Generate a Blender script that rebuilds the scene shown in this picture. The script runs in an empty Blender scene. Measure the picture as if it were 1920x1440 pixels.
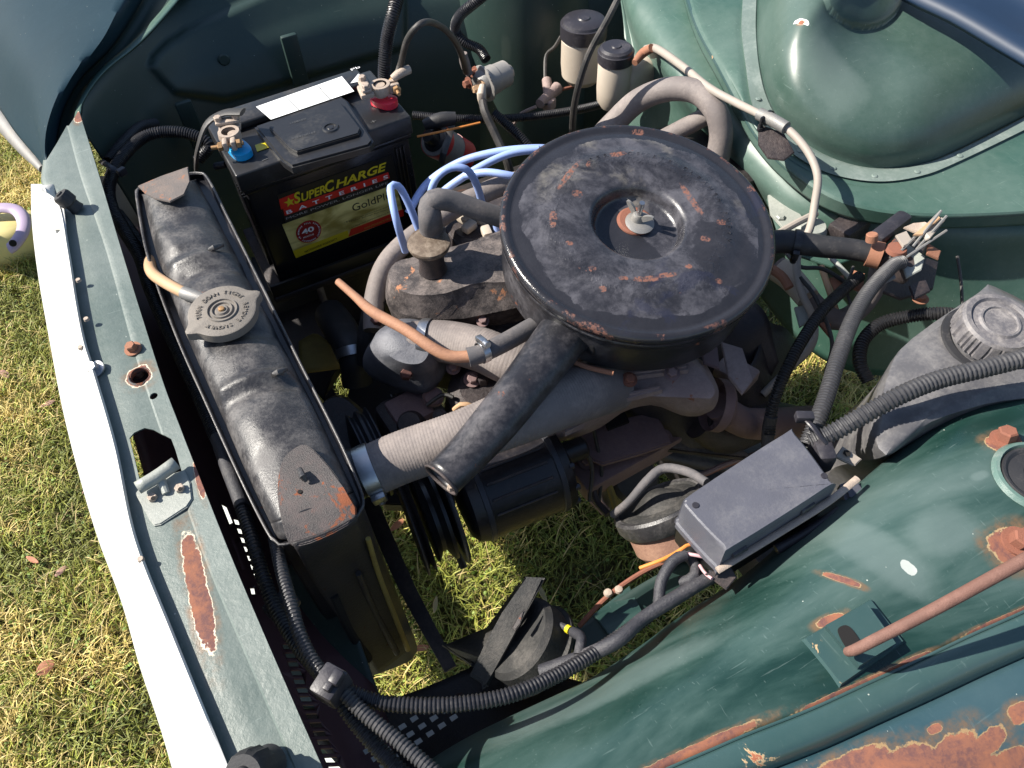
import bpy, bmesh, math, random
import numpy as np
from mathutils import Vector, Matrix, noise
random.seed(7)
RNG = np.random.default_rng(7)
sc = bpy.context.scene
COL = sc.collection

# ------------------------------------------------------------------ camera
F = 1440.0; CAMZ = 1.43
_X = Vector((4882, -2138, 1440)).normalized()
_Z = -Vector((68, 1125, 1440)).normalized()
_X = (_X - _Z * _X.dot(_Z)).normalized()
_Y = _Z.cross(_X)
RM = Matrix((_X, _Y, _Z))            # camera (right, down, forward) -> world
cam = bpy.data.cameras.new('camera'); camo = bpy.data.objects.new('camera', cam); COL.objects.link(camo)
cam.sensor_width = 36; cam.lens = F / 1920 * 36; cam.clip_start = 0.02; cam.clip_end = 400
r_, d_, f_ = RM.col[0], RM.col[1], RM.col[2]
mw = Matrix.Identity(4)
for i in range(3):
    mw[i][0] = r_[i]; mw[i][1] = -d_[i]; mw[i][2] = -f_[i]
mw[2][3] = CAMZ
camo.matrix_world = mw
sc.camera = camo
CAMP = Vector((0, 0, CAMZ))

# ------------------------------------------------------------------ light
SUN_EL = math.radians(43); SUNV = Vector((-0.86 * math.cos(SUN_EL), 0.51 * math.cos(SUN_EL), math.sin(SUN_EL)))
w = bpy.data.worlds.new('World'); sc.world = w; w.use_nodes = True
nt = w.node_tree; bg = nt.nodes['Background']
sky = nt.nodes.new('ShaderNodeTexSky'); sky.sky_type = 'NISHITA'; sky.sun_disc = False
sky.sun_elevation = SUN_EL; sky.sun_rotation = math.atan2(SUNV.x, SUNV.y) % (2 * math.pi)
nt.links.new(sky.outputs[0], bg.inputs[0]); bg.inputs[1].default_value = 0.08
sl = bpy.data.lights.new('sun', 'SUN'); sl.energy = 5.0; sl.angle = math.radians(0.53); sl.color = (1, 0.94, 0.84)
so = bpy.data.objects.new('sun', sl); COL.objects.link(so); so.rotation_euler = SUNV.to_track_quat('Z', 'Y').to_euler()
so.location = (-3, 2, 5)
vs = sc.view_settings; vs.view_transform = 'Standard'; vs.look = 'None'; vs.exposure = 0.95; vs.gamma = 1; vs.use_curve_mapping = False
sc.cycles.max_bounces = 7; sc.cycles.use_denoising = True

# ------------------------------------------------------------------ points from sight lines
def ray(px, py): return RM @ Vector((px - 960, py - 720, F))
def P(px, py, z=0.8):
    d = ray(px, py); return CAMP + d * ((z - CAMZ) / d.z)
def PX(px, py, x):
    d = ray(px, py); return CAMP + d * (x / d.x)
def PY(px, py, y):
    d = ray(px, py); return CAMP + d * (y / d.y)
def PN(px, py, c, n):
    d = ray(px, py); return CAMP + d * ((c - CAMP).dot(n) / d.dot(n))
def V(p):
    return p if isinstance(p, Vector) else P(*p)
def rad(p, rpx): return rpx * (p - CAMP).dot(f_) / F
UP = Vector((0, 0, 1))

# ------------------------------------------------------------------ materials
MATS = {}
class NT:
    def __init__(s, name):
        s.m = bpy.data.materials.new(name); s.m.use_nodes = True; s.t = s.m.node_tree
        s.b = s.t.nodes['Principled BSDF']; s.pos = s.n('ShaderNodeNewGeometry').outputs['Position']
        MATS[name] = s.m
    def n(s, t, **k):
        x = s.t.nodes.new(t)
        for a, b in k.items(): setattr(x, a, b)
        return x
    def l(s, a, b): s.t.links.new(a, b)
    def noise(s, scale, detail=4, rough=.6, dist=0, off=0, stretch=None):
        x = s.n('ShaderNodeTexNoise'); x.inputs['Scale'].default_value = scale; x.inputs['Detail'].default_value = detail
        x.inputs['Roughness'].default_value = rough; x.inputs['Distortion'].default_value = dist
        v = s.n('ShaderNodeVectorMath', operation='ADD'); v.inputs[1].default_value = (off, off * .7, off * .3); s.l(s.pos, v.inputs[0])
        o = v.outputs[0]
        if stretch:
            g = s.n('ShaderNodeVectorMath', operation='MULTIPLY'); g.inputs[1].default_value = stretch; s.l(o, g.inputs[0]); o = g.outputs[0]
        s.l(o, x.inputs['Vector']); return x.outputs['Fac']
    def ramp(s, f, a, b):
        x = s.n('ShaderNodeMapRange'); x.interpolation_type = 'SMOOTHSTEP'
        x.inputs['From Min'].default_value = a; x.inputs['From Max'].default_value = b
        s.l(f, x.inputs['Value']); return x.outputs[0]
    def math(s, op, a, b=None):
        x = s.n('ShaderNodeMath', operation=op)
        for i, v in enumerate((a, b)):
            if v is None: continue
            if isinstance(v, (int, float)): x.inputs[i].default_value = v
            else: s.l(v, x.inputs[i])
        return x.outputs[0]
    def mix(s, f, a, b):
        x = s.n('ShaderNodeMix', data_type='RGBA')
        if isinstance(f, (int, float)): x.inputs[0].default_value = f
        else: s.l(f, x.inputs[0])
        for i, v in ((6, a), (7, b)):
            if isinstance(v, tuple): x.inputs[i].default_value = (*v, 1)
            else: s.l(v, x.inputs[i])
        return x.outputs[2]
    def mixf(s, f, a, b):
        x = s.n('ShaderNodeMix', data_type='FLOAT'); s.l(f, x.inputs[0])
        for i, v in ((2, a), (3, b)):
            if isinstance(v, (int, float)): x.inputs[i].default_value = v
            else: s.l(v, x.inputs[i])
        return x.outputs[0]
    def blob(s, c, ax, rx, ry, nscale=90, namp=.35, rz=.02, off=0):
        """soft 0..1 mask: 1 inside an ellipse on the surface (world position c, long axis ax)"""
        ax = ax.normalized(); n = UP if abs(ax.z) < .7 else Vector((1, 0, 0)); b = n.cross(ax).normalized()
        v = s.n('ShaderNodeVectorMath', operation='SUBTRACT'); s.l(s.pos, v.inputs[0]); v.inputs[1].default_value = c
        t = None
        for a, r in ((ax, rx), (b, ry)):
            d = s.n('ShaderNodeVectorMath', operation='DOT_PRODUCT'); s.l(v.outputs[0], d.inputs[0]); d.inputs[1].default_value = a / r
            q = s.math('POWER', s.math('ABSOLUTE', d.outputs['Value']), 2.6); t = q if t is None else s.math('ADD', t, q)
        nn = s.noise(nscale, 5, .65, 0, off)
        return s.math('ADD', t, s.math('MULTIPLY', s.math('SUBTRACT', nn, .5), namp * 5))
    def out(s, col, rough, metal=0., bump=None, bs=.2, bd=.002, spec=None, coat=0.):
        for v, i in ((col, 'Base Color'), (rough, 'Roughness'), (metal, 'Metallic')):
            if isinstance(v, tuple): s.b.inputs[i].default_value = (*v, 1)
            elif isinstance(v, (int, float)): s.b.inputs[i].default_value = v
            else: s.l(v, s.b.inputs[i])
        if spec is not None: s.b.inputs['Specular IOR Level'].default_value = spec
        if coat: s.b.inputs['Coat Weight'].default_value = coat; s.b.inputs['Coat Roughness'].default_value = .18
        if bump is not None:
            x = s.n('ShaderNodeBump'); x.inputs['Strength'].default_value = bs; x.inputs['Distance'].default_value = bd
            s.l(bump, x.inputs['Height']); s.l(x.outputs[0], s.b.inputs['Normal'])
        return s.m

def worn(name, base, rough=.5, metal=0., dust=(.3, .27, .24), da=.4, ds=25, rust=0., rs=45, bump=.25, var=.25, spec=.5, stretch=None, rustcol=None, coat=0):
    s = NT(name)
    b2 = tuple(c * (1 - var) for c in base)
    c = s.mix(s.noise(ds * .6, 3, off=3), base, b2)
    rr = rough
    if da > 0:
        dn = s.math('ADD', s.math('MULTIPLY', s.noise(ds * .8, 6, .6, .1, 1, stretch), .55), s.math('MULTIPLY', s.noise(ds * 6, 8, .8, 0, 17, stretch), .45)); m = s.math('MULTIPLY', s.ramp(dn, .56 - .24 * da, .74 - .08 * da), min(1, .35 + da * .6))
        c = s.mix(m, c, dust); rr = s.mixf(m, rough, .85)
    if rust > 0:
        rn = s.ramp(s.noise(rs, 7, .65, .5, 7, stretch), .72 - .3 * rust, .76 - .27 * rust)
        rc = s.mix(s.noise(rs * 4, 4), (.30, .09, .035), (.12, .04, .02)) if rustcol is None else rustcol
        c = s.mix(rn, c, rc); rr = s.mixf(rn, rr, .9)
        if metal: metal = s.mixf(rn, metal, 0.)
    return s.out(c, rr, metal, s.noise(ds * 9, 6, .7, 0, 5), bump, .0015, spec, coat)

RUST = (.33, .10, .04)
def paint(name, base, rough, dustc=(.30, .33, .31), da=.35, blobs=(), rust=0., rs=30, seam=None, coat=.0, halo=(.62, .55, .42), bump=.04, spec=.5, speck=.6, refl_streak=None):
    """aged car paint: mottled, dusty, white specks, rust or bare spots at given places"""
    s = NT(name)
    c = s.mix(s.noise(7, 3, off=2), base, tuple(x * .72 for x in base))
    m = s.math('MULTIPLY', s.ramp(s.math('ADD', s.math('MULTIPLY', s.noise(4, 4, .5, .1, 1), .75), s.math('MULTIPLY', s.noise(70, 8, .8, 0, 14), .25)), .25, .78), da)
    if refl_streak:  # dust streaked so its dark and pale bands paint in reflections of the surroundings
        ax1 = refl_streak.normalized(); ax2 = UP.cross(ax1); q = s.n('ShaderNodeCombineXYZ')
        for i_, (a_, k_) in enumerate(((ax1, 2.2), (ax2, 9.0))):
            dp = s.n('ShaderNodeVectorMath', operation='DOT_PRODUCT'); s.l(s.pos, dp.inputs[0]); dp.inputs[1].default_value = a_ * k_; s.l(dp.outputs['Value'], q.inputs[i_])
        nz = s.n('ShaderNodeTexNoise'); nz.inputs['Scale'].default_value = 1.6; nz.inputs['Detail'].default_value = 7; nz.inputs['Roughness'].default_value = .6; nz.inputs['Distortion'].default_value = .5; s.l(q.outputs[0], nz.inputs['Vector'])
        c = s.mix(s.ramp(nz.outputs['Fac'], .56, .30), c, tuple(x * .5 for x in base)); m = s.math('MULTIPLY', s.ramp(nz.outputs['Fac'], .34, .78), da)
    c = s.mix(m, c, dustc)
    c = s.mix(s.math('MULTIPLY', s.ramp(s.noise(110, 8, .8, 0, 8), .58, .72), .22), c, dustc)
    for k_, st_ in enumerate(((1, .04, 1), (.05, 1, 1), (1, .25, .3))):
        c = s.mix(s.math('MULTIPLY', s.ramp(s.noise(330, 3, .6, 0, 3 + k_ * 4, st_),   .67, .73), .15), c, tuple(min(.6, x * 1.9 + .05) for x in dustc))
    rr = s.mixf(m, rough, rough + .25)
    rr = s.math('ADD', rr, s.math('MULTIPLY', s.noise(40, 6, .7, 0, 9), .12))
    if speck:
        vo = s.n('ShaderNodeTexVoronoi'); vo.inputs['Scale'].default_value = 70; s.l(s.pos, vo.inputs['Vector'])
        sz = s.math('MULTIPLY', s.math('GREATER_THAN', vo.outputs['Color'], .62), .045)
        c = s.mix(s.math('MULTIPLY', s.math('LESS_THAN', vo.outputs['Distance'], sz), speck), c, (.55, .58, .52))
    tr = None
    for c0, ax, rx, ry, kind in blobs:
        t = s.blob(c0, ax, rx, ry, .55 / max(ry, .006), .42, off=c0.x * 9)
        if kind == 'white': c = s.mix(s.ramp(t, 1.0, .88), c, (.75, .76, .72)); continue
        if kind == 'dust': c = s.mix(s.math('MULTIPLY', s.ramp(t, 2.2, .1), .6), c, dustc); continue
        tr = t if tr is None else s.math('MINIMUM', tr, t)
    if tr is not None:
        tr = s.math('ADD', tr, s.math('MULTIPLY', s.math('SUBTRACT', s.noise(120, 7, .75, 0, 33), .5), 1.7))
        c = s.mix(s.math('MULTIPLY', s.ramp(tr, 5, 1.2), s.ramp(s.noise(60, 6, .7, 0, 61), .35, .7)), c, (.16, .095, .05)); inner = s.ramp(tr, 1.05, .95); c = s.mix(s.math('MULTIPLY', s.ramp(tr, 1.36, 1.18), s.ramp(s.noise(95, 5, .7, 0, 71), .36, .5)), c, halo)
        rcol = s.mix(s.ramp(s.noise(34, 7, .7, .6, 12), .38, .56), (.27, .10, .05), (.12, .05, .045))
        c = s.mix(inner, c, s.mix(s.ramp(s.noise(190, 6, .75), .4, .65), rcol, (.22, .085, .05))); rr = s.mixf(inner, rr, .85)
    if rust > 0:
        n = s.noise(rs, 9, .66, .6, 4)
        c = s.mix(s.ramp(n, .74 - .3 * rust, .75 - .28 * rust), c, (.50, .36, .2))
        ri = s.ramp(n, .76 - .3 * rust, .775 - .29 * rust)
        c = s.mix(ri, c, s.mix(s.noise(rs * 5, 6, .7), (.42, .13, .045), (.17, .055, .045))); rr = s.mixf(ri, rr, .9)
    return s.out(c, rr, 0, s.noise(120, 6, .7, 0, 5), bump, .002, spec, coat)

worn('rubber', (.022, .022, .025), .55, da=.25, dust=(.12, .11, .105), ds=60, bump=.15)
worn('conduit', (.022, .022, .026), .36, da=.25, dust=(.09, .085, .085), ds=30, bump=.1)
worn('conduit_faded', (.045, .045, .05), .45, da=.4, dust=(.12, .115, .115), ds=30, bump=.1)
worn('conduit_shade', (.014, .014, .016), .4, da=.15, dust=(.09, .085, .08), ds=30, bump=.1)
worn('tape', (.04, .04, .048), .5, da=.4, dust=(.14, .13, .13), ds=50, bump=.6)
worn('beige_hose', (.20, .172, .165), .7, da=.6, dust=(.32, .275, .25), ds=22, bump=.35, var=.35)
worn('brown_hose', (.16, .135, .13), .8, da=.5, dust=(.26, .22, .2), ds=30, bump=.35)
worn('grey_hose', (.10, .095, .10), .75, da=.5, dust=(.22, .19, .18), ds=40, bump=.3)
worn('black_metal', (.016, .016, .02), .33, da=.42, dust=(.15, .14, .15), ds=14, rust=.16, rs=40, bump=.2)
worn('black_clean', (.012, .012, .014), .35, da=.2, dust=(.06, .055, .05), ds=14, bump=.15)
worn('tank_metal', (.035, .034, .037), .3, metal=.0, da=.62, dust=(.165, .155, .15), ds=40, rust=.06, rs=50, bump=.35)
worn('dark_metal', (.02, .017, .018), .55, da=.35, dust=(.055, .04, .036), ds=30, rust=.25, rs=30, bump=.5, rustcol=(.06, .025, .015))
worn('engine_black', (.028, .022, .024), .45, da=.5, dust=(.10, .075, .07), ds=28, rust=.1, rs=50, bump=.6, rustcol=(.08, .03, .015))
worn('rusty_black', (.04, .035, .036), .5, da=.75, dust=(.24, .20, .185), ds=60, rust=.34, rs=30, bump=.4, rustcol=(.42, .19, .10))
worn('rust', (.25, .095, .06), .85, da=.4, dust=(.16, .07, .05), ds=70, bump=.4)
worn('rust_orange', (.33, .15, .09), .85, da=.4, dust=(.28, .11, .06), ds=80, bump=.35)
worn('copper_rust', (.40, .20, .115), .7, da=.6, dust=(.20, .10, .07), ds=50, rust=.2, rs=30, bump=.35, rustcol=(.14, .07, .05))
worn('rust_mixed', (.14, .12, .11), .6, da=.6, dust=(.22, .16, .13), ds=60, rust=.6, rs=40, bump=.4, rustcol=(.30, .13, .07))
worn('rod_rust', (.17, .085, .065), .7, da=.5, dust=(.26, .14, .11), ds=90, rust=.3, rs=60, bump=.4, rustcol=(.08, .04, .035))
worn('rust_plate', (.045, .038, .038), .5, da=.6, dust=(.13, .095, .09), ds=90, rust=.55, rs=35, bump=.5)
worn('cast_alloy', (.27, .20, .19), .7, da=.7, dust=(.40, .31, .28), ds=30, rust=.22, rs=30, bump=.8, rustcol=(.25, .10, .06))
worn('thermostat_alloy', (.10, .105, .125), .5, metal=.2, da=.6, dust=(.20, .20, .22), ds=50, bump=.25)
worn('steel', (.55, .56, .58), .3, metal=.95, da=.2, dust=(.3, .29, .28), ds=60, bump=.15)
worn('dull_steel', (.25, .245, .24), .55, metal=.4, da=.5, dust=(.27, .25, .22), ds=60, bump=.3)
worn('cap_alloy', (.19, .17, .15), .62, metal=.1, da=.5, dust=(.25, .22, .19), ds=60, bump=.35)
worn('lead', (.42, .34, .28), .6, metal=.15, da=.5, dust=(.60, .48, .38), ds=80, rust=.22, rs=70, bump=.5, rustcol=(.28, .13, .07))
worn('brass', (.45, .27, .13), .45, metal=.6, da=.3, dust=(.35, .22, .12), ds=60, bump=.2)
worn('grey_plastic', (.10, .102, .125), .40, da=.45, dust=(.15, .148, .16), ds=45, bump=.25)
worn('bottle_plastic', (.10, .098, .105), .3, da=.6, dust=(.22, .21, .205), ds=30, bump=.12)
worn('bottle_cap', (.12, .115, .125), .5, da=.6, dust=(.36, .33, .31), ds=50, bump=.2)
worn('white_plastic', (.52, .45, .37), .5, da=.4, dust=(.38, .31, .24), ds=24, bump=.1)
worn('black_plastic', (.013, .013, .015), .22, da=.1, dust=(.06, .055, .05), ds=14, bump=.05)
worn('lid_plastic', (.02, .02, .022), .33, da=.3, dust=(.085, .08, .075), ds=24, bump=.08)
worn('cap_dark', (.03, .028, .035), .4, da=.3, dust=(.12, .11, .12), ds=40, bump=.15)
worn('red_plastic', (.75, .03, .06), .35, da=.0, bump=.05)
worn('blue_plastic', (.01, .35, .72), .35, da=.0, bump=.05)
worn('coil_red', (.5, .02, .03), .4, da=.1, bump=.05)
worn('coil_grey', (.22, .20, .18), .5, da=.4, bump=.1)
worn('blue_lead', (.34, .46, .82), .4, da=.25, dust=(.50, .53, .70), ds=40, bump=.05)
worn('pale_pipe', (.36, .32, .28), .6, da=.4, dust=(.42, .34, .28), ds=40, rust=.18, rs=18, bump=.1, rustcol=(.52, .26, .13))
worn('tan_pipe', (.52, .33, .19), .6, da=.3, dust=(.40, .30, .22), ds=40, bump=.1)
worn('canister', (.33, .32, .31), .5, metal=.2, da=.4, dust=(.45, .40, .35), ds=50, bump=.1)
worn('horn_black', (.025, .025, .025), .6, da=.55, dust=(.12, .11, .10), ds=45, bump=.5)
worn('horn_rust', (.26, .14, .10), .8, da=.6, dust=(.40, .24, .16), ds=40, bump=.5)
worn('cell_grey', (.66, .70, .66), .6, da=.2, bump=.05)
worn('yellow_steel', (.30, .22, .05), .6, da=.5, dust=(.10, .06, .03), ds=20, bump=.2)
worn('grille_plastic', (.11, .05, .055), .5, da=.3, dust=(.14, .08, .08), ds=30, bump=.1)
worn('cable_black', (.035, .033, .032), .5, da=.4, dust=(.14, .12, .11), ds=50, bump=.15)
worn('orange_wire', (.75, .27, .06), .5, da=.1, bump=0)
worn('pink_wire', (.62, .38, .40), .5, da=.1, bump=0)
worn('clog_yellow', (.72, .62, .26), .6, da=.15, dust=(.6, .5, .2), bump=.1)
worn('clog_lavender', (.45, .36, .50), .55, da=.1, bump=.05)
worn('sock', (.42, .30, .36), .9, da=.0, bump=.3)
worn('sun_spot_grey', (.40, .38, .34), .6, da=.2, bump=.05)
for n, c, r in (('label_black', (.012, .012, .012), .3), ('label_yellow', (.62, .50, .02), .35), ('label_gold', (.42, .33, .06), .3), ('label_red', (.60, .02, .015), .3),
                ('label_white', (.80, .80, .80), .4), ('label_grey', (.35, .35, .35), .4), ('label_darkred', (.28, .01, .015), .3), ('emboss_grey', (.07, .07, .07), .5), ('hole_black', (.006, .005, .005), .9),
                ('sticker', (.82, .83, .82), .45)):
    s = NT(n); s.out(c, r, 0, s.noise(300, 3), .05, .001)
s = NT('label_goldfade')
s.out(s.mix(s.ramp(s.noise(14, 3, .5, 1.2, 2, (1, 1, 2.4)), .35, .7), (.34, .27, .06), (.85, .74, .28)), .28)

# ------------------------------------------------------------------ objects
def tag(o, label=None, cat=None, group=None, kind=None):
    if label: o['label'] = label
    if cat: o['category'] = cat
    if group: o['group'] = group
    if kind: o['kind'] = kind
    return o
def thing(name, label, cat, loc=(0, 0, 0), group=None):
    o = bpy.data.objects.new(name, None); COL.objects.link(o); o.location = V(loc) if not isinstance(loc, tuple) or len(loc) == 3 and abs(loc[0]) > 5 else Vector(loc)
    o.empty_display_size = .02
    return tag(o, label, cat, group)
def rootloc(o):
    v = Vector((0, 0, 0))
    while o: v += o.location; o = o.parent
    return v
def link(name, me, mat, parent=None, smooth=True, ang=35):
    if smooth:
        me.polygons.foreach_set('use_smooth', [True] * len(me.polygons))
        try: me.set_sharp_from_angle(angle=math.radians(ang))
        except Exception: pass
    me.name = name
    if mat: me.materials.append(MATS[mat] if isinstance(mat, str) else mat)
    o = bpy.data.objects.new(name, me); COL.objects.link(o)
    if parent:
        L = rootloc(parent); me.transform(Matrix.Translation(-L)); o.parent = parent
    else:
        vv = [v.co for v in me.vertices]; c = sum(vv, Vector()) / max(1, len(vv)); c.z = min(v.z for v in vv)
        me.transform(Matrix.Translation(-c)); o.location = c
    return o
def mk(name, vs, fs, mat, parent=None, smooth=True, ang=35, fix=True):
    me = bpy.data.meshes.new(name); me.from_pydata([tuple(v) for v in vs], [], fs); me.update()
    if fix:
        b = bmesh.new(); b.from_mesh(me); bmesh.ops.recalc_face_normals(b, faces=b.faces); b.to_mesh(me); b.free()
    return link(name, me, mat, parent, smooth, ang)
def bmo(name, b, mat, parent=None, smooth=True, ang=35):
    me = bpy.data.meshes.new(name); b.to_mesh(me); b.free(); return link(name, me, mat, parent, smooth, ang)
def solid(o, t, off=-1, bev=0):
    m = o.modifiers.new('t', 'SOLIDIFY'); m.thickness = t; m.offset = off
    if bev:
        m = o.modifiers.new('b', 'BEVEL'); m.width = bev; m.segments = 2; m.limit_method = 'ANGLE'
    return o
def sub(o, n=1):
    m = o.modifiers.new('s', 'SUBSURF'); m.levels = n; m.render_levels = n; return o

def cr(pts, n):
    """Catmull-Rom resample of a list of Vectors (any dimension) into n points, even by arc length"""
    pts = [np.array(p, float) for p in pts]
    if len(pts) == 2: return [pts[0] + (pts[1] - pts[0]) * i / (n - 1) for i in range(n)]
    q = [2 * pts[0] - pts[1]] + pts + [2 * pts[-1] - pts[-2]]
    out = []
    for i in range(1, len(q) - 2):
        p0, p1, p2, p3 = q[i - 1:i + 3]
        for k in range(16):
            t = k / 16; out.append(.5 * (2 * p1 + (p2 - p0) * t + (2 * p0 - 5 * p1 + 4 * p2 - p3) * t * t + (3 * p1 - p0 - 3 * p2 + p3) * t ** 3))
    out.append(pts[-1]); A = np.array(out)
    d = np.r_[0, np.cumsum(np.linalg.norm(np.diff(A[:, :3], axis=0), axis=1))]
    x = np.linspace(0, d[-1], n)
    return [np.array([np.interp(a, d, A[:, j]) for j in range(A.shape[1])]) for a in x]
def loft(name, rows, mat, parent=None, nu=40, nv=12, t=.002, off=-1, smoothv=True, ang=50, jit=0, up=True):
    R = [cr([V(p) for p in r], nu) for r in rows]
    colz = []
    for i in range(nu):
        c = [R[j][i] for j in range(len(R))]
        if smoothv: colz.append(cr(c, nv))
        else:
            k = max(2, nv // (len(c) - 1)); cc = []
            for a in range(len(c) - 1):
                for b in range(k): cc.append(c[a] + (c[a + 1] - c[a]) * b / k)
            cc.append(c[-1]); colz.append(cc)
    nv = len(colz[0]); vs = [Vector(c[j]) for c in colz for j in range(nv)]
    if jit: vs = [v + Vector((0, 0, jit * noise.noise(v * 18))) for v in vs]
    fs = [(i * nv + j, (i + 1) * nv + j, (i + 1) * nv + j + 1, i * nv + j + 1) for i in range(nu - 1) for j in range(nv - 1)]
    me = bpy.data.meshes.new(name); me.from_pydata([tuple(v) for v in vs], [], fs); me.update()
    if up and sum(p.normal.z * p.area for p in me.polygons) < 0: me.flip_normals()
    o = link(name, me, mat, parent, True, ang)
    if t: solid(o, t, off)
    return o
def tube(name, pts, r, mat, parent=None, seg=14, step=.006, cap=True, open_end=False, world_r=False, squash=1, caps_r=False):
    P4 = []
    for i, p in enumerate(pts):
        v = V(p); rp = r[i] if isinstance(r, (list, tuple)) else r
        P4.append(np.array([*v, rp if world_r else rad(v, rp)]))
    L = sum(np.linalg.norm(P4[i + 1][:3] - P4[i][:3]) for i in range(len(P4) - 1))
    n = max(4, int(L / step)); S = cr(P4, n)
    vs, fs = sweep(S, seg, squash)
    if cap and not open_end: fs.append(tuple(range(seg))[::-1]); fs.append(tuple((len(S) - 1) * seg + k for k in range(seg)))
    o = mk(name, vs, fs, mat, parent)
    if open_end: solid(o, .0012, -1)
    return o
def sweep(S, seg, squash=1, closed=False):
    pts = [Vector(s[:3]) for s in S]; n = len(pts)
    tan = [((pts[min(i + 1, n - 1)] - pts[max(i - 1, 0)]).normalized()) for i in range(n)]
    a = UP if abs(tan[0].z) < .9 else Vector((1, 0, 0)); u = (a - tan[0] * a.dot(tan[0])).normalized()
    vs = []
    for i in range(n):
        u = (u - tan[i] * u.dot(tan[i])).normalized(); v = tan[i].cross(u)
        for k in range(seg):
            an = 2 * math.pi * k / seg; vs.append(pts[i] + (u * math.cos(an) * squash + v * math.sin(an)) * S[i][3])
    fs = [(i * seg + k, i * seg + (k + 1) % seg, (i + 1) * seg + (k + 1) % seg, (i + 1) * seg + k) for i in range(n - 1) for k in range(seg)]
    return vs, fs
def corr(name, pts, rpx, mat, parent=None, pitch=.0036, seg=12, depth=.16):
    P4 = []
    for p in pts:
        v = V(p); P4.append(np.array([*v, rad(v, rpx)]))
    rm = sum(p[3] for p in P4) / len(P4)
    for p in P4: p[3] = rm
    L = sum(np.linalg.norm(P4[i + 1][:3] - P4[i][:3]) for i in range(len(P4) - 1))
    n = max(6, int(L / pitch)); S = cr(P4, n * 4 + 1)
    for i, s_ in enumerate(S): s_[3] *= (1.0, 1.0, 1 - depth, 1 - depth)[i % 4]
    vs, fs = sweep(S, seg); return mk(name, vs, fs, mat, parent, ang=30)
def frame(axis, hint=UP):
    z = axis.normalized(); h = hint if abs(z.dot(hint)) < .95 else Vector((1, 0, 0))
    x = (h.cross(z)).normalized(); return Matrix((x, z.cross(x), z)).transposed()
def lathe(name, prof, c, axis, mat, parent=None, seg=48, ang=30, a0=0, a1=None, mod=None, hint=UP):
    M = frame(axis, hint); vs = []; full = a1 is None; A = 2 * math.pi if full else a1 - a0; n = seg if full else seg + 1
    for k in range(n):
        a = a0 + A * k / seg
        for i, (r, h) in enumerate(prof):
            if mod: r, h = mod(r, h, a, i)
            vs.append(c + M @ Vector((r * math.cos(a), r * math.sin(a), h)))
    m = len(prof); fs = []
    for k in range(seg):
        k2 = (k + 1) % n
        for i in range(m - 1): fs.append((k * m + i, k2 * m + i, k2 * m + i + 1, k * m + i + 1))
    me = bpy.data.meshes.new(name); me.from_pydata([tuple(v) for v in vs], [], fs); me.update()
    b = bmesh.new(); b.from_mesh(me); bmesh.ops.remove_doubles(b, verts=b.verts, dist=1e-6); bmesh.ops.recalc_face_normals(b, faces=b.faces); b.to_mesh(me); b.free()
    return link(name, me, mat, parent, True, ang)
def disc(r, h, bev=.0008): return [(0, h), (r - bev, h), (r, h - bev), (r, 0), (0, 0)]
def box(name, c, dims, R, mat, parent=None, bev=.002, seg=2, taper=1):
    b = bmesh.new(); bmesh.ops.create_cube(b, size=1)
    for v in b.verts:
        k = taper if v.co.z > 0 else 1
        v.co = Vector((v.co.x * dims[0] * k, v.co.y * dims[1] * k, v.co.z * dims[2]))
    if bev: bmesh.ops.bevel(b, geom=b.edges[:], offset=bev, segments=seg, affect='EDGES', profile=.5)
    b.transform(Matrix.Translation(c) @ (R.to_4x4() if R else Matrix.Identity(4)))
    return bmo(name, b, mat, parent, True, 30)
def rz(a): return Matrix.Rotation(math.radians(a), 3, 'Z')
def smooth_poly(pts, n):
    pts = [np.array(V(p)) for p in pts]; k = len(pts); q = [pts[-1]] + pts + pts[:2]; out = []
    for i in range(1, k + 1):
        p0, p1, p2, p3 = q[i - 1:i + 3]
        for j in range(n):
            t = j / n; out.append(Vector(.5 * (2 * p1 + (p2 - p0) * t + (2 * p0 - 5 * p1 + 4 * p2 - p3) * t * t + (3 * p1 - p0 - 3 * p2 + p3) * t ** 3)))
    return out
def plate(name, pts, th, mat, parent=None, bev=.0008, smooth=0, down=None):
    vs = smooth_poly(pts, smooth) if smooth else [V(p) for p in pts]
    dn = (down or -UP) * th; b = bmesh.new()
    t = [b.verts.new(v) for v in vs]; d = [b.verts.new(v + dn) for v in vs]; n = len(t)
    ft = b.faces.new(t); b.faces.new(d[::-1])
    for i in range(n): b.faces.new((t[i], d[i], d[(i + 1) % n], t[(i + 1) % n]))
    bmesh.ops.recalc_face_normals(b, faces=b.faces)
    if bev:
        ft.normal_update(); bmesh.ops.bevel(b, geom=list(ft.edges), offset=bev, segments=2, affect='EDGES')
    bmesh.ops.triangulate(b, faces=[f for f in b.faces if len(f.verts) > 4])
    return bmo(name, b, mat, parent, True, 30)
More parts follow.
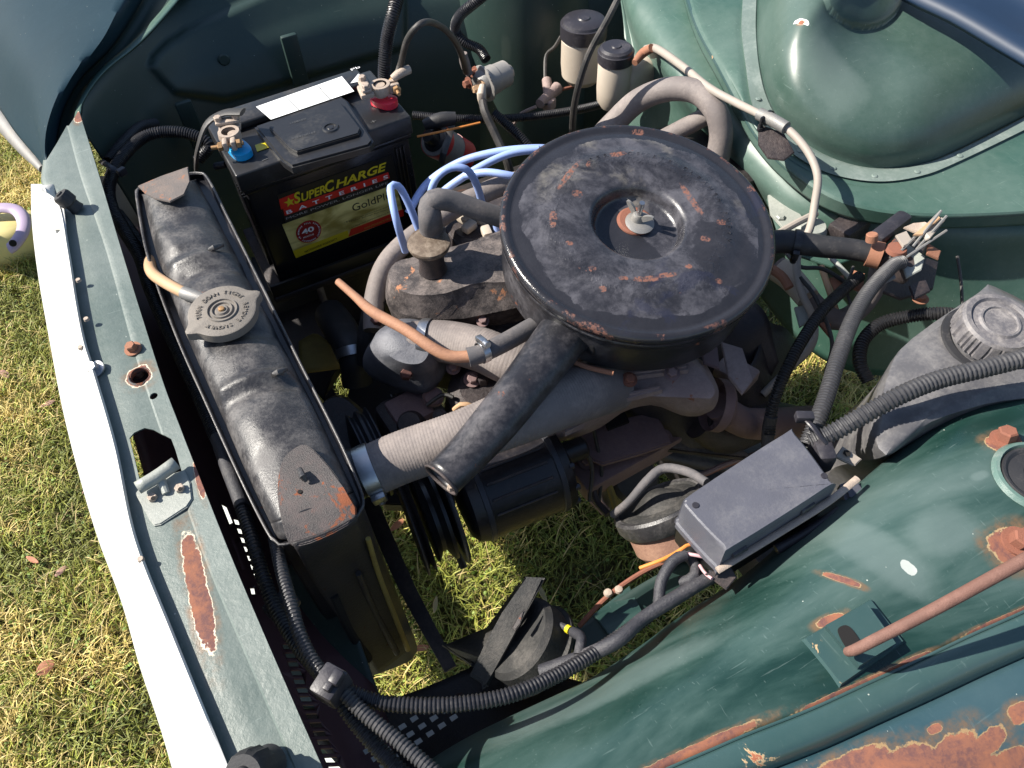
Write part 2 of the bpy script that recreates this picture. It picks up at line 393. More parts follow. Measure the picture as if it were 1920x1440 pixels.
def rings(name, rr, mat, parent=None, n=6, captop=True, capbot=False, nv=0, ang=40, jit=0):
    R = [smooth_poly(r, n) for r in rr]
    if nv:
        m = len(R[0]); cols = [cr([r[i] for r in R], nv) for i in range(m)]; R = [[Vector(cols[i][j]) for i in range(m)] for j in range(nv)]
    m = len(R[0]); vs = [v for r in R for v in r]
    if jit: vs = [v + jit * noise.noise_vector(v * 25) for v in vs]
    fs = [(j * m + i, j * m + (i + 1) % m, (j + 1) * m + (i + 1) % m, (j + 1) * m + i) for j in range(len(R) - 1) for i in range(m)]
    if captop: vs.append(sum(R[0], Vector()) / m); k = len(vs) - 1; fs += [(k, (i + 1) % m, i) for i in range(m)]
    if capbot: vs.append(sum(R[-1], Vector()) / m); k = len(vs) - 1; o = (len(R) - 1) * m; fs += [(k, o + i, o + (i + 1) % m) for i in range(m)]
    return mk(name, vs, fs, mat, parent, True, ang)
def hexbolt(name, c, axis, r, h, mat, parent=None, washer=True, slot=False):
    M = frame(axis); b = bmesh.new()
    def pr(r1, h0, h1, n, ch=0):
        prof = [(r1, h0), (r1, h1 - ch), (r1 * (1 - (.16 if ch else 0)), h1)]
        R = [[b.verts.new(c + M @ Vector((q * math.cos(2 * math.pi * (k + .3) / n), q * math.sin(2 * math.pi * (k + .3) / n), hh))) for k in range(n)] for q, hh in prof]
        for j in range(2):
            for k in range(n): b.faces.new((R[j][k], R[j][(k + 1) % n], R[j + 1][(k + 1) % n], R[j + 1][k]))
        b.faces.new(R[2]); b.faces.new(R[0][::-1])
    if washer: pr(r * 1.55, 0, h * .18, 20)
    pr(r, h * .15 if washer else 0, h, 20 if slot else 6, h * .12)
    if slot:
        for a in (0,):
            q = bmesh.ops.create_cube(b, size=1)['verts']
            for v in q: v.co = c + M @ Vector((v.co.x * r * 1.6, v.co.y * r * .25, h + v.co.z * .0002))
    return bmo(name, b, mat, parent, True, 30)
def clamp_ring(name, c, axis, r, wd, mat, parent=None, screw_dir=None, slots=True):
    """hose clamp: band with slots, screw housing and slotted screw as children"""
    root = parent
    band = lathe('band', [(r, -wd / 2), (r + .0012, -wd / 2), (r + .0014, 0), (r + .0012, wd / 2), (r, wd / 2)], c, axis, mat, root, 40)
    M = frame(axis)
    sd = screw_dir or UP; sd = (sd - axis.normalized() * sd.dot(axis.normalized())).normalized()
    t = axis.normalized().cross(sd)
    if slots:
        b = bmesh.new(); a0 = math.atan2((M.transposed() @ sd).y, (M.transposed() @ sd).x)
        for k in range(22):
            a = a0 + .5 + k * .13
            d = M @ Vector((math.cos(a), math.sin(a), 0)); tt = axis.normalized().cross(d)
            q = bmesh.ops.create_cube(b, size=1)['verts']
            for v in q: v.co = c + d * (r + .0013 + v.co.x * .0005) + tt * v.co.y * .0011 + axis.normalized() * v.co.z * wd * .55
        bmo('band_slots', b, 'hole_black', band)
    h = c + sd * (r + .004)
    R = Matrix((t, axis.normalized(), sd)).transposed()
    box('screw_housing', h, (.016, wd * .95, .007), R, mat, root, .0015)
    hexbolt('screw', h + t * .008, t, .0042, .006, mat, root, False, True)
    return band
def text(name, s_, p0, p1, up, hgt, mat, parent, lift=.0004, depth=.0004, shear=0, bold=0, flip=False):
    c = bpy.data.curves.new('t', 'FONT'); c.body = s_; c.size = 1; c.shear = shear; c.offset = bold; c.resolution_u = 3
    o = bpy.data.objects.new('t', c); COL.objects.link(o); dg = bpy.context.evaluated_depsgraph_get(); dg.update()
    me = bpy.data.meshes.new_from_object(o.evaluated_get(dg)); bpy.data.objects.remove(o)
    xs = [v.co.x for v in me.vertices]; ys = [v.co.y for v in me.vertices]
    x0, x1, y0, y1 = min(xs), max(xs), min(ys), max(ys)
    X = (p1 - p0); Y = (up - X * up.dot(X) / X.length_squared).normalized() * hgt; N = X.cross(Y).normalized()
    if N.dot(CAMP - p0) < 0: N = -N
    for v in me.vertices:
        v.co = p0 + X * ((v.co.x - x0) / (x1 - x0)) + Y * ((v.co.y - y0) / (y1 - y0)) + N * lift
    return link(name, me, mat, parent, False)
def arc_text(name, s_, c, axis, hint, r, size, a0, da, mat, parent, lift=.0005, inward=False):
    b = bmesh.new(); M = frame(axis, hint)
    for i, ch in enumerate(s_):
        if ch == ' ': continue
        cu = bpy.data.curves.new('t', 'FONT'); cu.body = ch; cu.size = size; cu.align_x = 'CENTER'; cu.extrude = .0004; cu.resolution_u = 2
        o = bpy.data.objects.new('t', cu); COL.objects.link(o); dg = bpy.context.evaluated_depsgraph_get(); dg.update()
        me = bpy.data.meshes.new_from_object(o.evaluated_get(dg)); bpy.data.objects.remove(o)
        a = a0 + da * i; rot = a - math.pi / 2 if not inward else a + math.pi / 2
        T = Matrix.Translation(c) @ M.to_4x4() @ Matrix.Translation((r * math.cos(a), r * math.sin(a), lift)) @ Matrix.Rotation(rot, 4, 'Z')
        me.transform(T); b.from_mesh(me)
    return bmo(name, b, mat, parent, False)

# ================================================================== GROUND
s = NT('soil')
s.out(s.mix(s.ramp(s.noise(18, 8, .7, .5), .4, .65), (.08, .075, .02), (.20, .16, .06)), .95, 0, s.noise(150, 8, .8), 1, .02)
g = mk('ground', [(x, y, 0) for x, y in ((-60, -60), (60, -60), (60, 60), (-60, 60))], [(0, 1, 2, 3)], 'soil', None, False); tag(g, kind='structure')
def vcol_mat(name, rough=.7):
    s = NT(name); a = s.n('ShaderNodeVertexColor'); a.layer_name = 'Col'
    s.out(a.outputs[0], rough)
    s.b.inputs['Subsurface Weight'].default_value = 0
    return s.m
vcol_mat('blade', .6)
def blades(name, n, kind, reg, label, cat):
    x = RNG.uniform(reg[0], reg[1], n); y = RNG.uniform(reg[2], reg[3], n)
    pat = np.array([noise.noise(Vector((a * 5, b * 5, 1.3))) for a, b in zip(x, y)])
    pat2 = np.array([noise.noise(Vector((a * 14, b * 14, 5.3))) for a, b in zip(x, y)])
    a = RNG.uniform(0, 6.283, n); u = RNG.random(n)
    if kind == 'grass':
        L = RNG.uniform(.018, .055, n) * (1 + .5 * pat); W = RNG.uniform(.0006, .0014, n); lean = RNG.uniform(.35, 1.35, n)
        green = np.stack([.17 + .19 * u, .20 + .17 * u, .03 + .03 * u], 1)
        dry = np.stack([.34 + .26 * u, .27 + .19 * u, .08 + .09 * u], 1)
        k = ((pat * .9 + pat2 * .7 + RNG.normal(0, .30, n)) > .20)[:, None]; colr = np.where(k, dry, green)
        ts = (0, .4, .75, 1); ws = (1, .95, .6, .05)
    elif kind == 'straw':
        L = RNG.uniform(.025, .08, n); W = RNG.uniform(.0005, .0010, n); lean = RNG.uniform(1.25, 1.5, n)
        colr = np.stack([.42 + .16 * u, .32 + .12 * u, .12 + .08 * u], 1); ts = (0, .4, .75, 1); ws = (1, 1, .8, .5)
    else:
        L = RNG.uniform(.004, .010, n); W = L * .42; lean = RNG.uniform(.9, 1.5, n)
        colr = np.stack([.09 + .14 * u, .16 + .15 * u, .02 + .02 * u], 1); ts = (0, .35, .75, 1); ws = (.15, .9, 1, .3)
    colr = np.clip(colr * (1 + .55 * pat + .5 * pat2)[:, None], .01, .75)
    d = np.stack([np.cos(a), np.sin(a)], 1); s2 = np.stack([-np.sin(a), np.cos(a)], 1)
    z0 = RNG.uniform(0, .012 if kind == 'grass' else .022, n)
    V_ = np.zeros((n, 8, 3)); cv = RNG.normal(0, .25, n)
    for i, (t, ww) in enumerate(zip(ts, ws)):
        ang = lean * t ** .8; hor = L * t * np.sin(ang * .8 + .15); ver = L * t * np.cos(ang)
        cx = x + d[:, 0] * hor + s2[:, 0] * cv * L * t * t; cy = y + d[:, 1] * hor + s2[:, 1] * cv * L * t * t
        for q, sg in enumerate((-1, 1)):
            V_[:, i * 2 + q, 0] = cx + sg * s2[:, 0] * W * ww; V_[:, i * 2 + q, 1] = cy + sg * s2[:, 1] * W * ww; V_[:, i * 2 + q, 2] = z0 + np.maximum(ver, .001)
    b = (np.arange(n) * 8)[:, None, None]; f = np.array([[0, 1, 3, 2], [2, 3, 5, 4], [4, 5, 7, 6]])[None] + b
    me = bpy.data.meshes.new(name); me.vertices.add(n * 8); me.vertices.foreach_set('co', V_.reshape(-1)); F_ = f.reshape(-1, 4)
    me.loops.add(F_.size); me.loops.foreach_set('vertex_index', F_.reshape(-1)); me.polygons.add(len(F_)); me.polygons.foreach_set('loop_start', np.arange(len(F_)) * 4)
    me.update(calc_edges=True)
    ca = me.color_attributes.new('Col', 'FLOAT_COLOR', 'POINT'); cc = np.ones((n, 8, 4)); cc[:, :, :3] = colr[:, None, :]; ca.data.foreach_set('color', cc.reshape(-1))
    me.materials.append(MATS['blade']); o = bpy.data.objects.new(name, me); COL.objects.link(o)
    tag(o, label, cat, kind='stuff'); return o
REG = (-1.15, 1.2, .15, 3.1)
blades('grass', 210000, 'grass', REG, 'short green and yellowing lawn grass under and around the car', 'grass')
blades('clover', 36000, 'clover', REG, 'low clover leaves growing through the lawn', 'clover')
blades('dry_straw', 2600, 'straw', REG, 'dry straw coloured stalks lying over the lawn', 'straw')
blades('far_lawn', 30000, 'grass', (-3.5, -1.0, .0, 4.5), 'lawn further from the car to its front', 'grass')
def dead_leaf(c, a, L, wd, mat, label):
    vs = []; N = 8
    for i in range(N + 1):
        t = i / N; ww = wd * math.sin(math.pi * (t * .9 + .05)) ** .8
        for q in (-1, 0, 1): vs.append(Vector(((t - .5) * L, q * ww, .004 + abs(q) * ww * .5 + .3 * L * (t - .5) ** 2)))
    fs = [(i * 3 + j, i * 3 + j + 1, (i + 1) * 3 + j + 1, (i + 1) * 3 + j) for i in range(N) for j in (0, 1)]
    L_k = .75; M = Matrix.Translation(V(c)) @ Matrix.Rotation(a, 4, 'Z') @ Matrix.Rotation(.35, 4, 'X') @ Matrix.Scale(L_k, 4)
    o = mk('fallen_leaf', [M @ v for v in vs], fs, mat, None, True, 80, False); solid(o, .0006); tag(o, label, 'leaf', 'fallen leaves on the lawn'); return o
worn('leaf_brown', (.42, .17, .09), .7, da=.3, dust=(.3, .12, .06), ds=40, bump=.3)
worn('leaf_pink', (.48, .28, .22), .7, da=.3, dust=(.35, .2, .14), ds=40, bump=.3)
worn('leaf_tan', (.55, .42, .22), .7, da=.3, dust=(.4, .3, .14), ds=40, bump=.3)
for px, py, a, L, wd, m, lab in ((88, 1252, .3, .045, .016, 'leaf_brown', 'curled rusty brown leaf on the grass left of the bumper, largest of them'),
    (10, 705, 1.9, .05, .011, 'leaf_pink', 'pinkish leaf at the left edge of the lawn, level with the silver bolt'),
    (92, 758, .1, .045, .008, 'leaf_pink', 'narrow pink leaf near the middle of the white nose panel edge'),
    (65, 1050, -.9, .045, .007, 'leaf_brown', 'thin reddish leaf on grass above the curled brown leaf'),
    (115, 1072, .5, .035, .008, 'leaf_pink', 'small pale pink leaf close to the white nose panel, below the red one'),
    (1015, 1115, 1.5, .05, .008, 'leaf_tan', 'curved straw coloured leaf on sunlit grass beside the black horn trumpet'),
    (815, 1135, 1.0, .045, .006, 'leaf_tan', 'small pale leaf on the sunlit grass between strut and horn'),
    (790, 1215, -.3, .04, .008, 'leaf_brown', 'brown leaf on sunlit grass beside the dark diagonal strut'),
    (745, 985, .3, .05, .009, 'leaf_brown', 'reddish leaf on the grass under the engine pulleys'),
    (165, 920, 0.2, .03, .006, 'leaf_pink', 'short pink leaf just left of the nose panel, above the red one')):
    dead_leaf((px, py, .03), a, L, wd, m, lab)

# ================================================================== CAR BODY
GREEN = (.045, .125, .092); DGREEN = (.018, .055, .055)
car = thing('parked_car', 'green car body around the open engine bay, with slam panel, inner wings and firewall', 'car', (0.4, 0.8, 0.3))
axS = (P(380, 1180, .82) - P(350, 1030, .82))
sl_blobs = [(P(371, 1103, .82), axS, .054, .0080, 'rust'), (P(262, 707, .82), axS, .013, .012, 'rust'), (P(148, 527, .82), axS, .003, .002, 'rust'),
            (P(375, 900, .82), axS, .02, .003, 'rust'), (P(148, 222, .82), axS, .014, .006, 'rust')]
paint('paint_slam', (.065, .10, .09), .30, dustc=(.22, .25, .235), da=.8, blobs=sl_blobs, spec=.6, bump=.3)
paint('paint_green', (.022,.078,.056), .28, dustc=(.15, .21, .185), da=.72, spec=.6)
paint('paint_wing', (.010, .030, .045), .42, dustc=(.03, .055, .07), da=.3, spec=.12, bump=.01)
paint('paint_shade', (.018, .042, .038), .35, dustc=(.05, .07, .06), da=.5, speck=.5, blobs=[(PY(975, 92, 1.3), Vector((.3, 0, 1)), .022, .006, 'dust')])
paint('paint_white', (.72, .72, .70), .35, dustc=(.45, .44, .42), da=.5, speck=.0, blobs=[(P(95, 445, .81), axS, .016, .009, 'dust')])
paint('paint_gutter', (.028, .07, .07), .22, dustc=(.10, .14, .13), da=.3, rust=.30, rs=22, spec=.7)
D = lambda a, b: (P(*b) - P(*a))
axN = D((1256, 1440, .79), (1920, 1147, .79))
rb_ = [(P(1560, 1462, .77), axN, .045, .010, 'nohalo'), (P(1690, 1455, .77), axN, .028, .015, 'nohalo'), (P(1775, 1432, .77), D((1740, 1470, .77), (1800, 1400, .77)), .028, .013, 'nohalo'), (P(1850, 1462, .77), axN, .04, .012, 'nohalo'), (P(1840, 1402, .77), D((1800, 1430, .77), (1850, 1380, .77)), .020, .007, 'nohalo'), (P(1900, 1345, .77), axN, .010, .007, 'nohalo'), (P(1900, 1425, .77), axN, .014, .007, 'nohalo'), (P(1740, 1375, .77), axN, .006, .003, 'nohalo')]
paint('paint_rusty', (.018, .055, .075), .22, halo=(.30, .20, .10), dustc=(.07, .12, .13), da=.5, blobs=rb_, spec=.7)
nb = [(P(1885, 822, .8), axN, .013, .011, 'nohalo'), (P(1905, 1020, .8), axN, .020, .016, 'nohalo'), (P(1575, 1090, .785), D((1550, 1080, .78), (1600, 1105, .78)), .014, .003, 'nohalo'),
      (P(1700, 1068, .79), D((1690, 1055, .79), (1712, 1075, .79)), .008, .005, 'white'), (P(1640, 1030, .79), D((1560, 1000, .79), (1700, 1110, .79)), .05, .02, 'dust'),
      (P(1760, 1000, .79), axN, .03, .02, 'dust'), (P(1555, 1165, .79), axN, .012, .004, 'rust'),
      (P(1310, 1405, .785), axN, .05, .0035, 'rust'), (P(1590, 1297, .787), axN, .05, .0028, 'rust'), (P(1700, 1247, .787), axN, .022, .003, 'rust'), (P(1870, 1168, .785), axN, .035, .0025, 'rust'), (P(1840, 888, .8), axN, .008, .004, 'dust'), (P(1120, 1300, .74), axN, .1, .012, 'dust')]
paint('paint_near', (.014, .052, .043), .22, halo=(.34, .24, .13), refl_streak=axN, dustc=(.115, .16, .152), da=.72, blobs=nb, spec=.6, speck=.8)
fb = [(P(1478, 138, .79), D((1450, 130, .79), (1500, 150, .79)), .012, .004, 'white'), (P(1477, 139, .79), D((1450, 130, .79), (1500, 150, .79)), .004, .003, 'nohalo'), (P(1520, 260, .72), D((1450, 200, .7), (1600, 290, .7)), .05, .03, 'dust')]
paint('paint_dome', (.014, .052, .036), .24, dustc=(.13, .175, .158), da=.62, blobs=fb, spec=.6)

# slam panel (with real openings cut through it)
L_ = [(85, 300), (86, 345), (118, 385), (150, 560), (185, 700), (225, 838), (262, 1010), (330, 1180), (420, 1400), (470, 1520)]
R_ = [(148, 208), (186, 330), (237, 500), (300, 700), (337, 800), (376, 900), (440, 1060), (530, 1270), (605, 1440), (650, 1540)]
Li = [(a, b) for a, b in L_]; mid = [((a * .3 + c * .7), (b * .3 + d * .7)) for (a, b), (c, d) in zip(L_, R_)]
zz = .82
_ex = [0, 4, 10] + [26] * 7
rowsS = [[(a - e - 4, b, .80) for (a, b), e in zip(L_, _ex)], [(a - e * .85 - 2, b, zz - .002) for (a, b), e in zip(L_, _ex)], [(a + 2, b, zz) for a, b in L_], [((a + c) / 2, (b + d) / 2, zz + .001) for (a, b), (c, d) in zip(L_, mid)], [(a - 4, b, zz) for a, b in mid],
         [(a, b, zz + .0012) for a, b in mid], [(a, b, zz + .002) for a, b in R_], [(a + 1, b, zz - .010) for a, b in R_]]
slam = loft('slam_panel', rowsS, 'paint_slam', car, 90, 6 * 4, .0016, smoothv=False, ang=25)
def cut(o, prisms):
    for i, pr in enumerate(prisms):
        b = bmesh.new(); t = [b.verts.new(V(p) + UP * .05 - rootloc(o)) for p in pr]; d = [b.verts.new(v.co - UP * .1) for v in t]; n = len(t)
        b.faces.new(t); b.faces.new(d[::-1])
        for k in range(n): b.faces.new((t[k], d[k], d[(k + 1) % n], t[(k + 1) % n]))
        bmesh.ops.recalc_face_normals(b, faces=b.faces)
        me = bpy.data.meshes.new('cut'); b.to_mesh(me); b.free(); co = bpy.data.objects.new('cut', me); COL.objects.link(co); co.matrix_world = o.matrix_world
        co.location = rootloc(o); co.parent = None; co.data.transform(Matrix.Identity(4))
        m = o.modifiers.new('bool', 'BOOLEAN'); m.object = co; m.operation = 'DIFFERENCE'; m.solver = 'EXACT'
        bpy.context.view_layer.update(); dg = bpy.context.evaluated_depsgraph_get()
        me2 = bpy.data.meshes.new_from_object(o.evaluated_get(dg)); o.modifiers.clear(); o.data = me2; bpy.data.objects.remove(co)
hexo = [(243, 822, .82), (252, 812, .82), (272, 803, .82), (288, 806, .82), (322, 824, .82), (330, 845, .82), (346, 900, .82), (352, 925, .82), (290, 950, .82), (262, 900, .82), (250, 850, .82)]
circ = lambda x, y, r, z=.82, n=20, k=1.0: [P(x, y, z) + Vector((math.cos(a), math.sin(a) * k, 0)) * r for a in [2 * math.pi * i / n for i in range(n)]]
cut(slam, [hexo, circ(263, 706, .0098), circ(289, 744, .0042, n=12)])
slam.data.polygons.foreach_set('use_smooth', [True] * len(slam.data.polygons)); slam.data.set_sharp_from_angle(angle=math.radians(25))
lathe('hole_rim', [(.0098, -.004), (.0098, .001), (.0108, .0018), (.0125, .0006), (.0125, 0)], P(263, 706, .82), UP, 'rust_plate', car, 36)
tube('hole_lining', [P(263, 706, .818), P(263, 706, .79)], .0096, 'rust', car, 24, world_r=True, open_end=True)
lathe('adjuster_nut', disc(.0055, .006), P(261, 703, .802), UP, 'lead', car, 12)
hexbolt('slam_bolt', P(250, 655, .822), Vector((-.1, -.1, 1)), .0058, .009, 'rust_orange', car)
# latch striker plate with its tube
lp = [(253, 925, .8235), (268, 905, .8235), (345, 880, .8235), (357, 905, .8235), (360, 935, .8235), (350, 950, .8235), (300, 983, .8235), (288, 985, .8235), (280, 975, .8235)]
lat = plate('latch_plate', lp, .0025, 'white_plastic', car, .001, 0)
lat.data.materials.clear(); worn('latch_paint', (.32, .34, .31), .4, da=.45, dust=(.46, .46, .42), ds=40, rust=.1, rs=40, bump=.3); lat.data.materials.append(MATS['latch_paint'])
tb = tube('latch_tube', [(258, 915, .834), (295, 893, .834), (330, 868, .834)], 13, 'latch_paint', car, 18, open_end=True)
tube('latch_web', [(300, 897, .830), (312, 925, .825)], [9, 7], 'latch_paint', car, 10)
for x, y in ((287, 934), (338, 917)): 
    hexbolt('rivet_bolt', P(x, y, .824), UP, .0045, .004, 'lead', car, False); lathe('bolt_socket', disc(.0022, .0004, .0001), P(x, y, .8282), UP, 'hole_black', car, 8)
hexbolt('nose_bolt', P(181, 693, .822), Vector((-.3, -.2, 1)), .0062, .010, 'steel', car)
# white nose panel
WL = [(58, 345), (60, 420), (72, 520), (95, 650), (118, 770), (148, 890), (182, 1005), (228, 1130), (262, 1250), (302, 1370), (345, 1520)]
WR = [(84, 352), (119, 383), (137, 470), (152, 565), (167, 640), (186, 700), (226, 838), (262, 1005), (330, 1180), (420, 1400), (468, 1520)]
n1 = [((a + 14), b, .800) for a, b in WL]
def offx(L, k, z): return [(a + k, b, z) for a, b in L]
nose = loft('nose_panel', [offx(WL, 12, .70), offx(WL, 3, .72), offx(WL, 0, .745), offx(WL, 6, .778), offx(WL, 20, .802), offx(WL, 44, .818), [(a - 16, b, .829) for a, b in WR], [(a - 7, b, .829) for a, b in WR], [(a - 6, b, .80) for a, b in WR]], 'paint_white', car, 80, 40, .0015, ang=60)
plate('nose_corner', [(84, 352, .830), (92, 372, .830), (112, 380, .830), (120, 388, .830), (124, 430, .830), (90, 430, .826), (74, 390, .822), (72, 358, .822), (76, 346, .824)], .001, 'paint_white', car, .0004, 0)
for x, y in ((265, 1050), (152, 653), (163, 600), (148, 527)):
    lathe('nose_fastener', [(0, .003), (.0025, .003), (.003, 0), (0, 0)], P(x, y, .8285), UP, 'lead', car, 12)
# lower front: bumper bar and grille
_bw = [V((a, b, .755)) for a, b in WL]
loft('bumper', [[p - UP * .055 for p in _bw], [p - UP * .075 + Vector((-.012, 0, 0)) for p in _bw], [p - UP * .11 + Vector((-.014, 0, 0)) for p in _bw], [p - UP * .135 for p in _bw]], 'dull_steel', car, 40, 14, .002)
# far fender, crest, groove and lip
fR = [[(-160, 40, .60), (-30, 170, .66), (30, 250, .70), (78, 308, .72), (86, 335, .72)],
      [(-60, -90, .75), (0, 60, .765), (50, 190, .765), (82, 296, .76), (86, 330, .76)],
      [(150, -120, .83), (100, 40, .82), (80, 165, .81), (75, 255, .80), (84, 325, .785)],
      [(270, -90, .853), (190, 55, .846), (120, 150, .84), (86, 240, .825), (86, 320, .80)],
      [(290, -90, .85), (206, 60, .842), (136, 150, .835), (96, 232, .82), (92, 310, .80)],
      [(320, -90, .825), (222, 72, .815), (152, 148, .81), (118, 212, .805), (100, 300, .80)]]
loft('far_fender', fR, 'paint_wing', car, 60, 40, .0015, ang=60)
gR = [[(290, -90, .812), (198, 64, .802), (128, 142, .797), (92, 212, .79), (84, 300, .785)], [(320, -90, .820), (224, 72, .810), (154, 148, .805), (120, 212, .80), (102, 300, .796)],
      [(350, -90, .816), (240, 80, .806), (165, 152, .803), (132, 205, .80), (118, 290, .80)],
      [(392, -90, .822), (262, 64, .812), (185, 135, .81), (146, 195, .812), (130, 250, .815)],
      [(408, -90, .823), (282, 60, .813), (200, 130, .811), (158, 185, .813), (150, 215, .815)],
      [(412, -90, .800), (286, 62, .790), (205, 132, .790), (163, 187, .792), (156, 218, .792)]]
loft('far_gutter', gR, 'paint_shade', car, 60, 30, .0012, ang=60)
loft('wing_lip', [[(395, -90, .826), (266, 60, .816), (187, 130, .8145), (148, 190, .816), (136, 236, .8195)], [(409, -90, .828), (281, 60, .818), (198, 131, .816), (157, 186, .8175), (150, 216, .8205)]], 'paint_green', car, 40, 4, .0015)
tube('headlamp_trim', [(-60, 130, .62), (0, 210, .64), (45, 272, .655), (82, 318, .67)], [26, 24, 17, 8], 'dull_steel', car, 16)
# inner walls
def wall(name, plan, z0, z1, mat, nu=50, nv=12, t=.002, bulge=None):
    rows = []
    for k in range(nv):
        z = z0 + (z1 - z0) * k / (nv - 1); r = []
        for (x, y) in plan:
            v = Vector((x, y, z))
            r.append(v)
        rows.append(r)
    return loft(name, rows, mat, car, nu, nv, t, up=False)
lipw = [(-.120, 1.165), (-.103, 1.25), (-.02, 1.37), (.09, 1.485), (.25, 1.54), (.50, 1.55), (.80, 1.50), (1.0, 1.45)]
inw = [(-.105, 1.16), (-.06, 1.24), (.0, 1.31), (.10, 1.365), (.27, 1.39), (.50, 1.385), (.80, 1.30), (.98, 1.22)]
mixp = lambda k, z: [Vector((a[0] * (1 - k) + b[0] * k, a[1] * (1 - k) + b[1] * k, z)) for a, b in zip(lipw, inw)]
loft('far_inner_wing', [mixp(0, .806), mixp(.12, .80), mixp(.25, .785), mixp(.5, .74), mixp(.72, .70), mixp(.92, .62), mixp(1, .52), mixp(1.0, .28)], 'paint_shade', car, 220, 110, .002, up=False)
fw_ = bpy.data.objects['far_inner_wing']; Lf = rootloc(fw_)
def proj(p):
    c = RM.transposed() @ (p - CAMP); return (c.x / c.z * F + 960, c.y / c.z * F + 720)
def sdf(x, y, poly):
    d = 1e9; ins = False; n = len(poly)
    for i in range(n):
        ax_, ay_ = poly[i]; bx, by = poly[(i + 1) % n]; ex, ey = bx - ax_, by - ay_; t = max(0, min(1, ((x - ax_) * ex + (y - ay_) * ey) / (ex * ex + ey * ey)))
        d = min(d, math.hypot(x - ax_ - ex * t, y - ay_ - ey * t))
        if (ay_ > y) != (by > y) and x < (bx - ax_) * (y - ay_) / (by - ay_) + ax_: ins = not ins
    return d if ins else -d
pol = [(276, 125), (284, 102), (310, 78), (345, 55), (420, 20), (500, -20), (760, -60), (760, 90), (560, 150), (420, 190), (325, 176), (300, 152)]
pol2 = [(300, 250), (350, 205), (420, 190), (560, 150), (600, 420), (300, 420)]
for v in fw_.data.vertices:
    x, y = proj(v.co + Lf)
    k = max(0, min(1, sdf(x, y, pol) / 14 + .2)); k = k * k * (3 - 2 * k)
    v.co += Vector((.1, -1, .35)) * .014 * k
for (x0, x1, dz0, dz1, yy) in ():
    rr = []
    c = [(x0, dz1 - .03), (x0 + .02, dz1), (x1 - .02, dz1 + .02), (x1, dz1), (x1, dz0 + .03), (x1 - .02, dz0), (x0 + .05, dz0 + .01), (x0 + .01, dz0 + .05)]
    o1 = [Vector((a, 1.345 + (a * .25), b)) for a, b in c]; o2 = [Vector((a + (.02 if a < .15 else -.02), 1.325 + a * .25, b + (.02 if b < .68 else -.02))) for a, b in c]
    rings('wing_pressing', [o2, o1, [v + Vector((0, .06, 0)) for v in o1]], 'paint_shade', car, 5)
for px, py, w_, h_ in ((548, 95, .03, .10), (352, 215, .028, .09)):
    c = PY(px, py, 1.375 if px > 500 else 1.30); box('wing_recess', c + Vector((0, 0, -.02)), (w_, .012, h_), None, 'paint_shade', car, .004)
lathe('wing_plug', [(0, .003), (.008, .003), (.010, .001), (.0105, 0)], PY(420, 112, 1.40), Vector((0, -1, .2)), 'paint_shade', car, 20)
# far strut tower bulge
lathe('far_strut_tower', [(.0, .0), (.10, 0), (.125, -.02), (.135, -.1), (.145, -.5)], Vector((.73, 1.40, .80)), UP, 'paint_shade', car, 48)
# near inner wing
top = [(760, 1455), (860, 1392), (960, 1342), (1100, 1275), (1200, 1212), (1290, 1147), (1400, 1075), (1500, 990), (1600, 915), (1700, 835), (1800, 775), (1930, 735), (2060, 715)]
zt = [.64, .655, .665, .68, .69, .70, .715, .73, .745, .755, .765, .77, .77]
def lerp_rows(A, B, k, za=None, zb=None): return [(a[0] * (1 - k) + b[0] * k, a[1] * (1 - k) + b[1] * k, (za[i] * (1 - k) + zb[i] * k) if za else None) for i, (a, b) in enumerate(zip(A, B))]
seam = [(1000, 1560), (1060, 1530), (1120, 1500), (1200, 1465), (1256, 1440), (1330, 1408), (1400, 1378), (1519, 1331), (1620, 1285), (1725, 1237), (1820, 1192), (1925, 1145), (2060, 1080)]
rows = [[V((x, y, z)) - UP * .13 + Vector((0, .012, 0)) for (x, y), z in zip(top, zt)], [V((x, y, z)) - UP * .03 + Vector((0, .004, 0)) for (x, y), z in zip(top, zt)], [(x, y, z) for (x, y), z in zip(top, zt)]]
for k, kz, hump in ((.08, .25, .008), (.22, .5, .014), (.5, .8, .012), (.8, .97, .004), (1, 1, 0)):
    r = []
    for i, (a, b) in enumerate(zip(top, seam)):
        z = zt[i] * (1 - kz) + .79 * kz + hump; r.append((a[0] * (1 - k) + b[0] * k, a[1] * (1 - k) + b[1] * k, z))
    rows.append(r)
near = loft('near_inner_wing', rows, 'paint_near', car, 90, 60, .0016, ang=60, jit=.0025)
g0 = [V((x, y, .79)) for x, y in seam]
def shift(px_, dz): return [V((x + px_ * .35, y + px_, .79 + dz)) for x, y in seam]
loft('fender_gutter', [[p - UP * .001 for p in g0], shift(6, .0035), shift(22, .006), shift(48, .005), shift(66, -.002), shift(76, -.012)], 'paint_gutter', car, 90, 30, .0015, ang=40)
loft('near_fender', [shift(70, -.010), shift(110, -.006), shift(200, -.012), shift(330, -.04), shift(480, -.10)], 'paint_rusty', car, 60, 24, .0015, ang=60)
tube('seam_bead', [p + UP * .0015 for p in g0], 3.2, 'paint_gutter', car, 8)
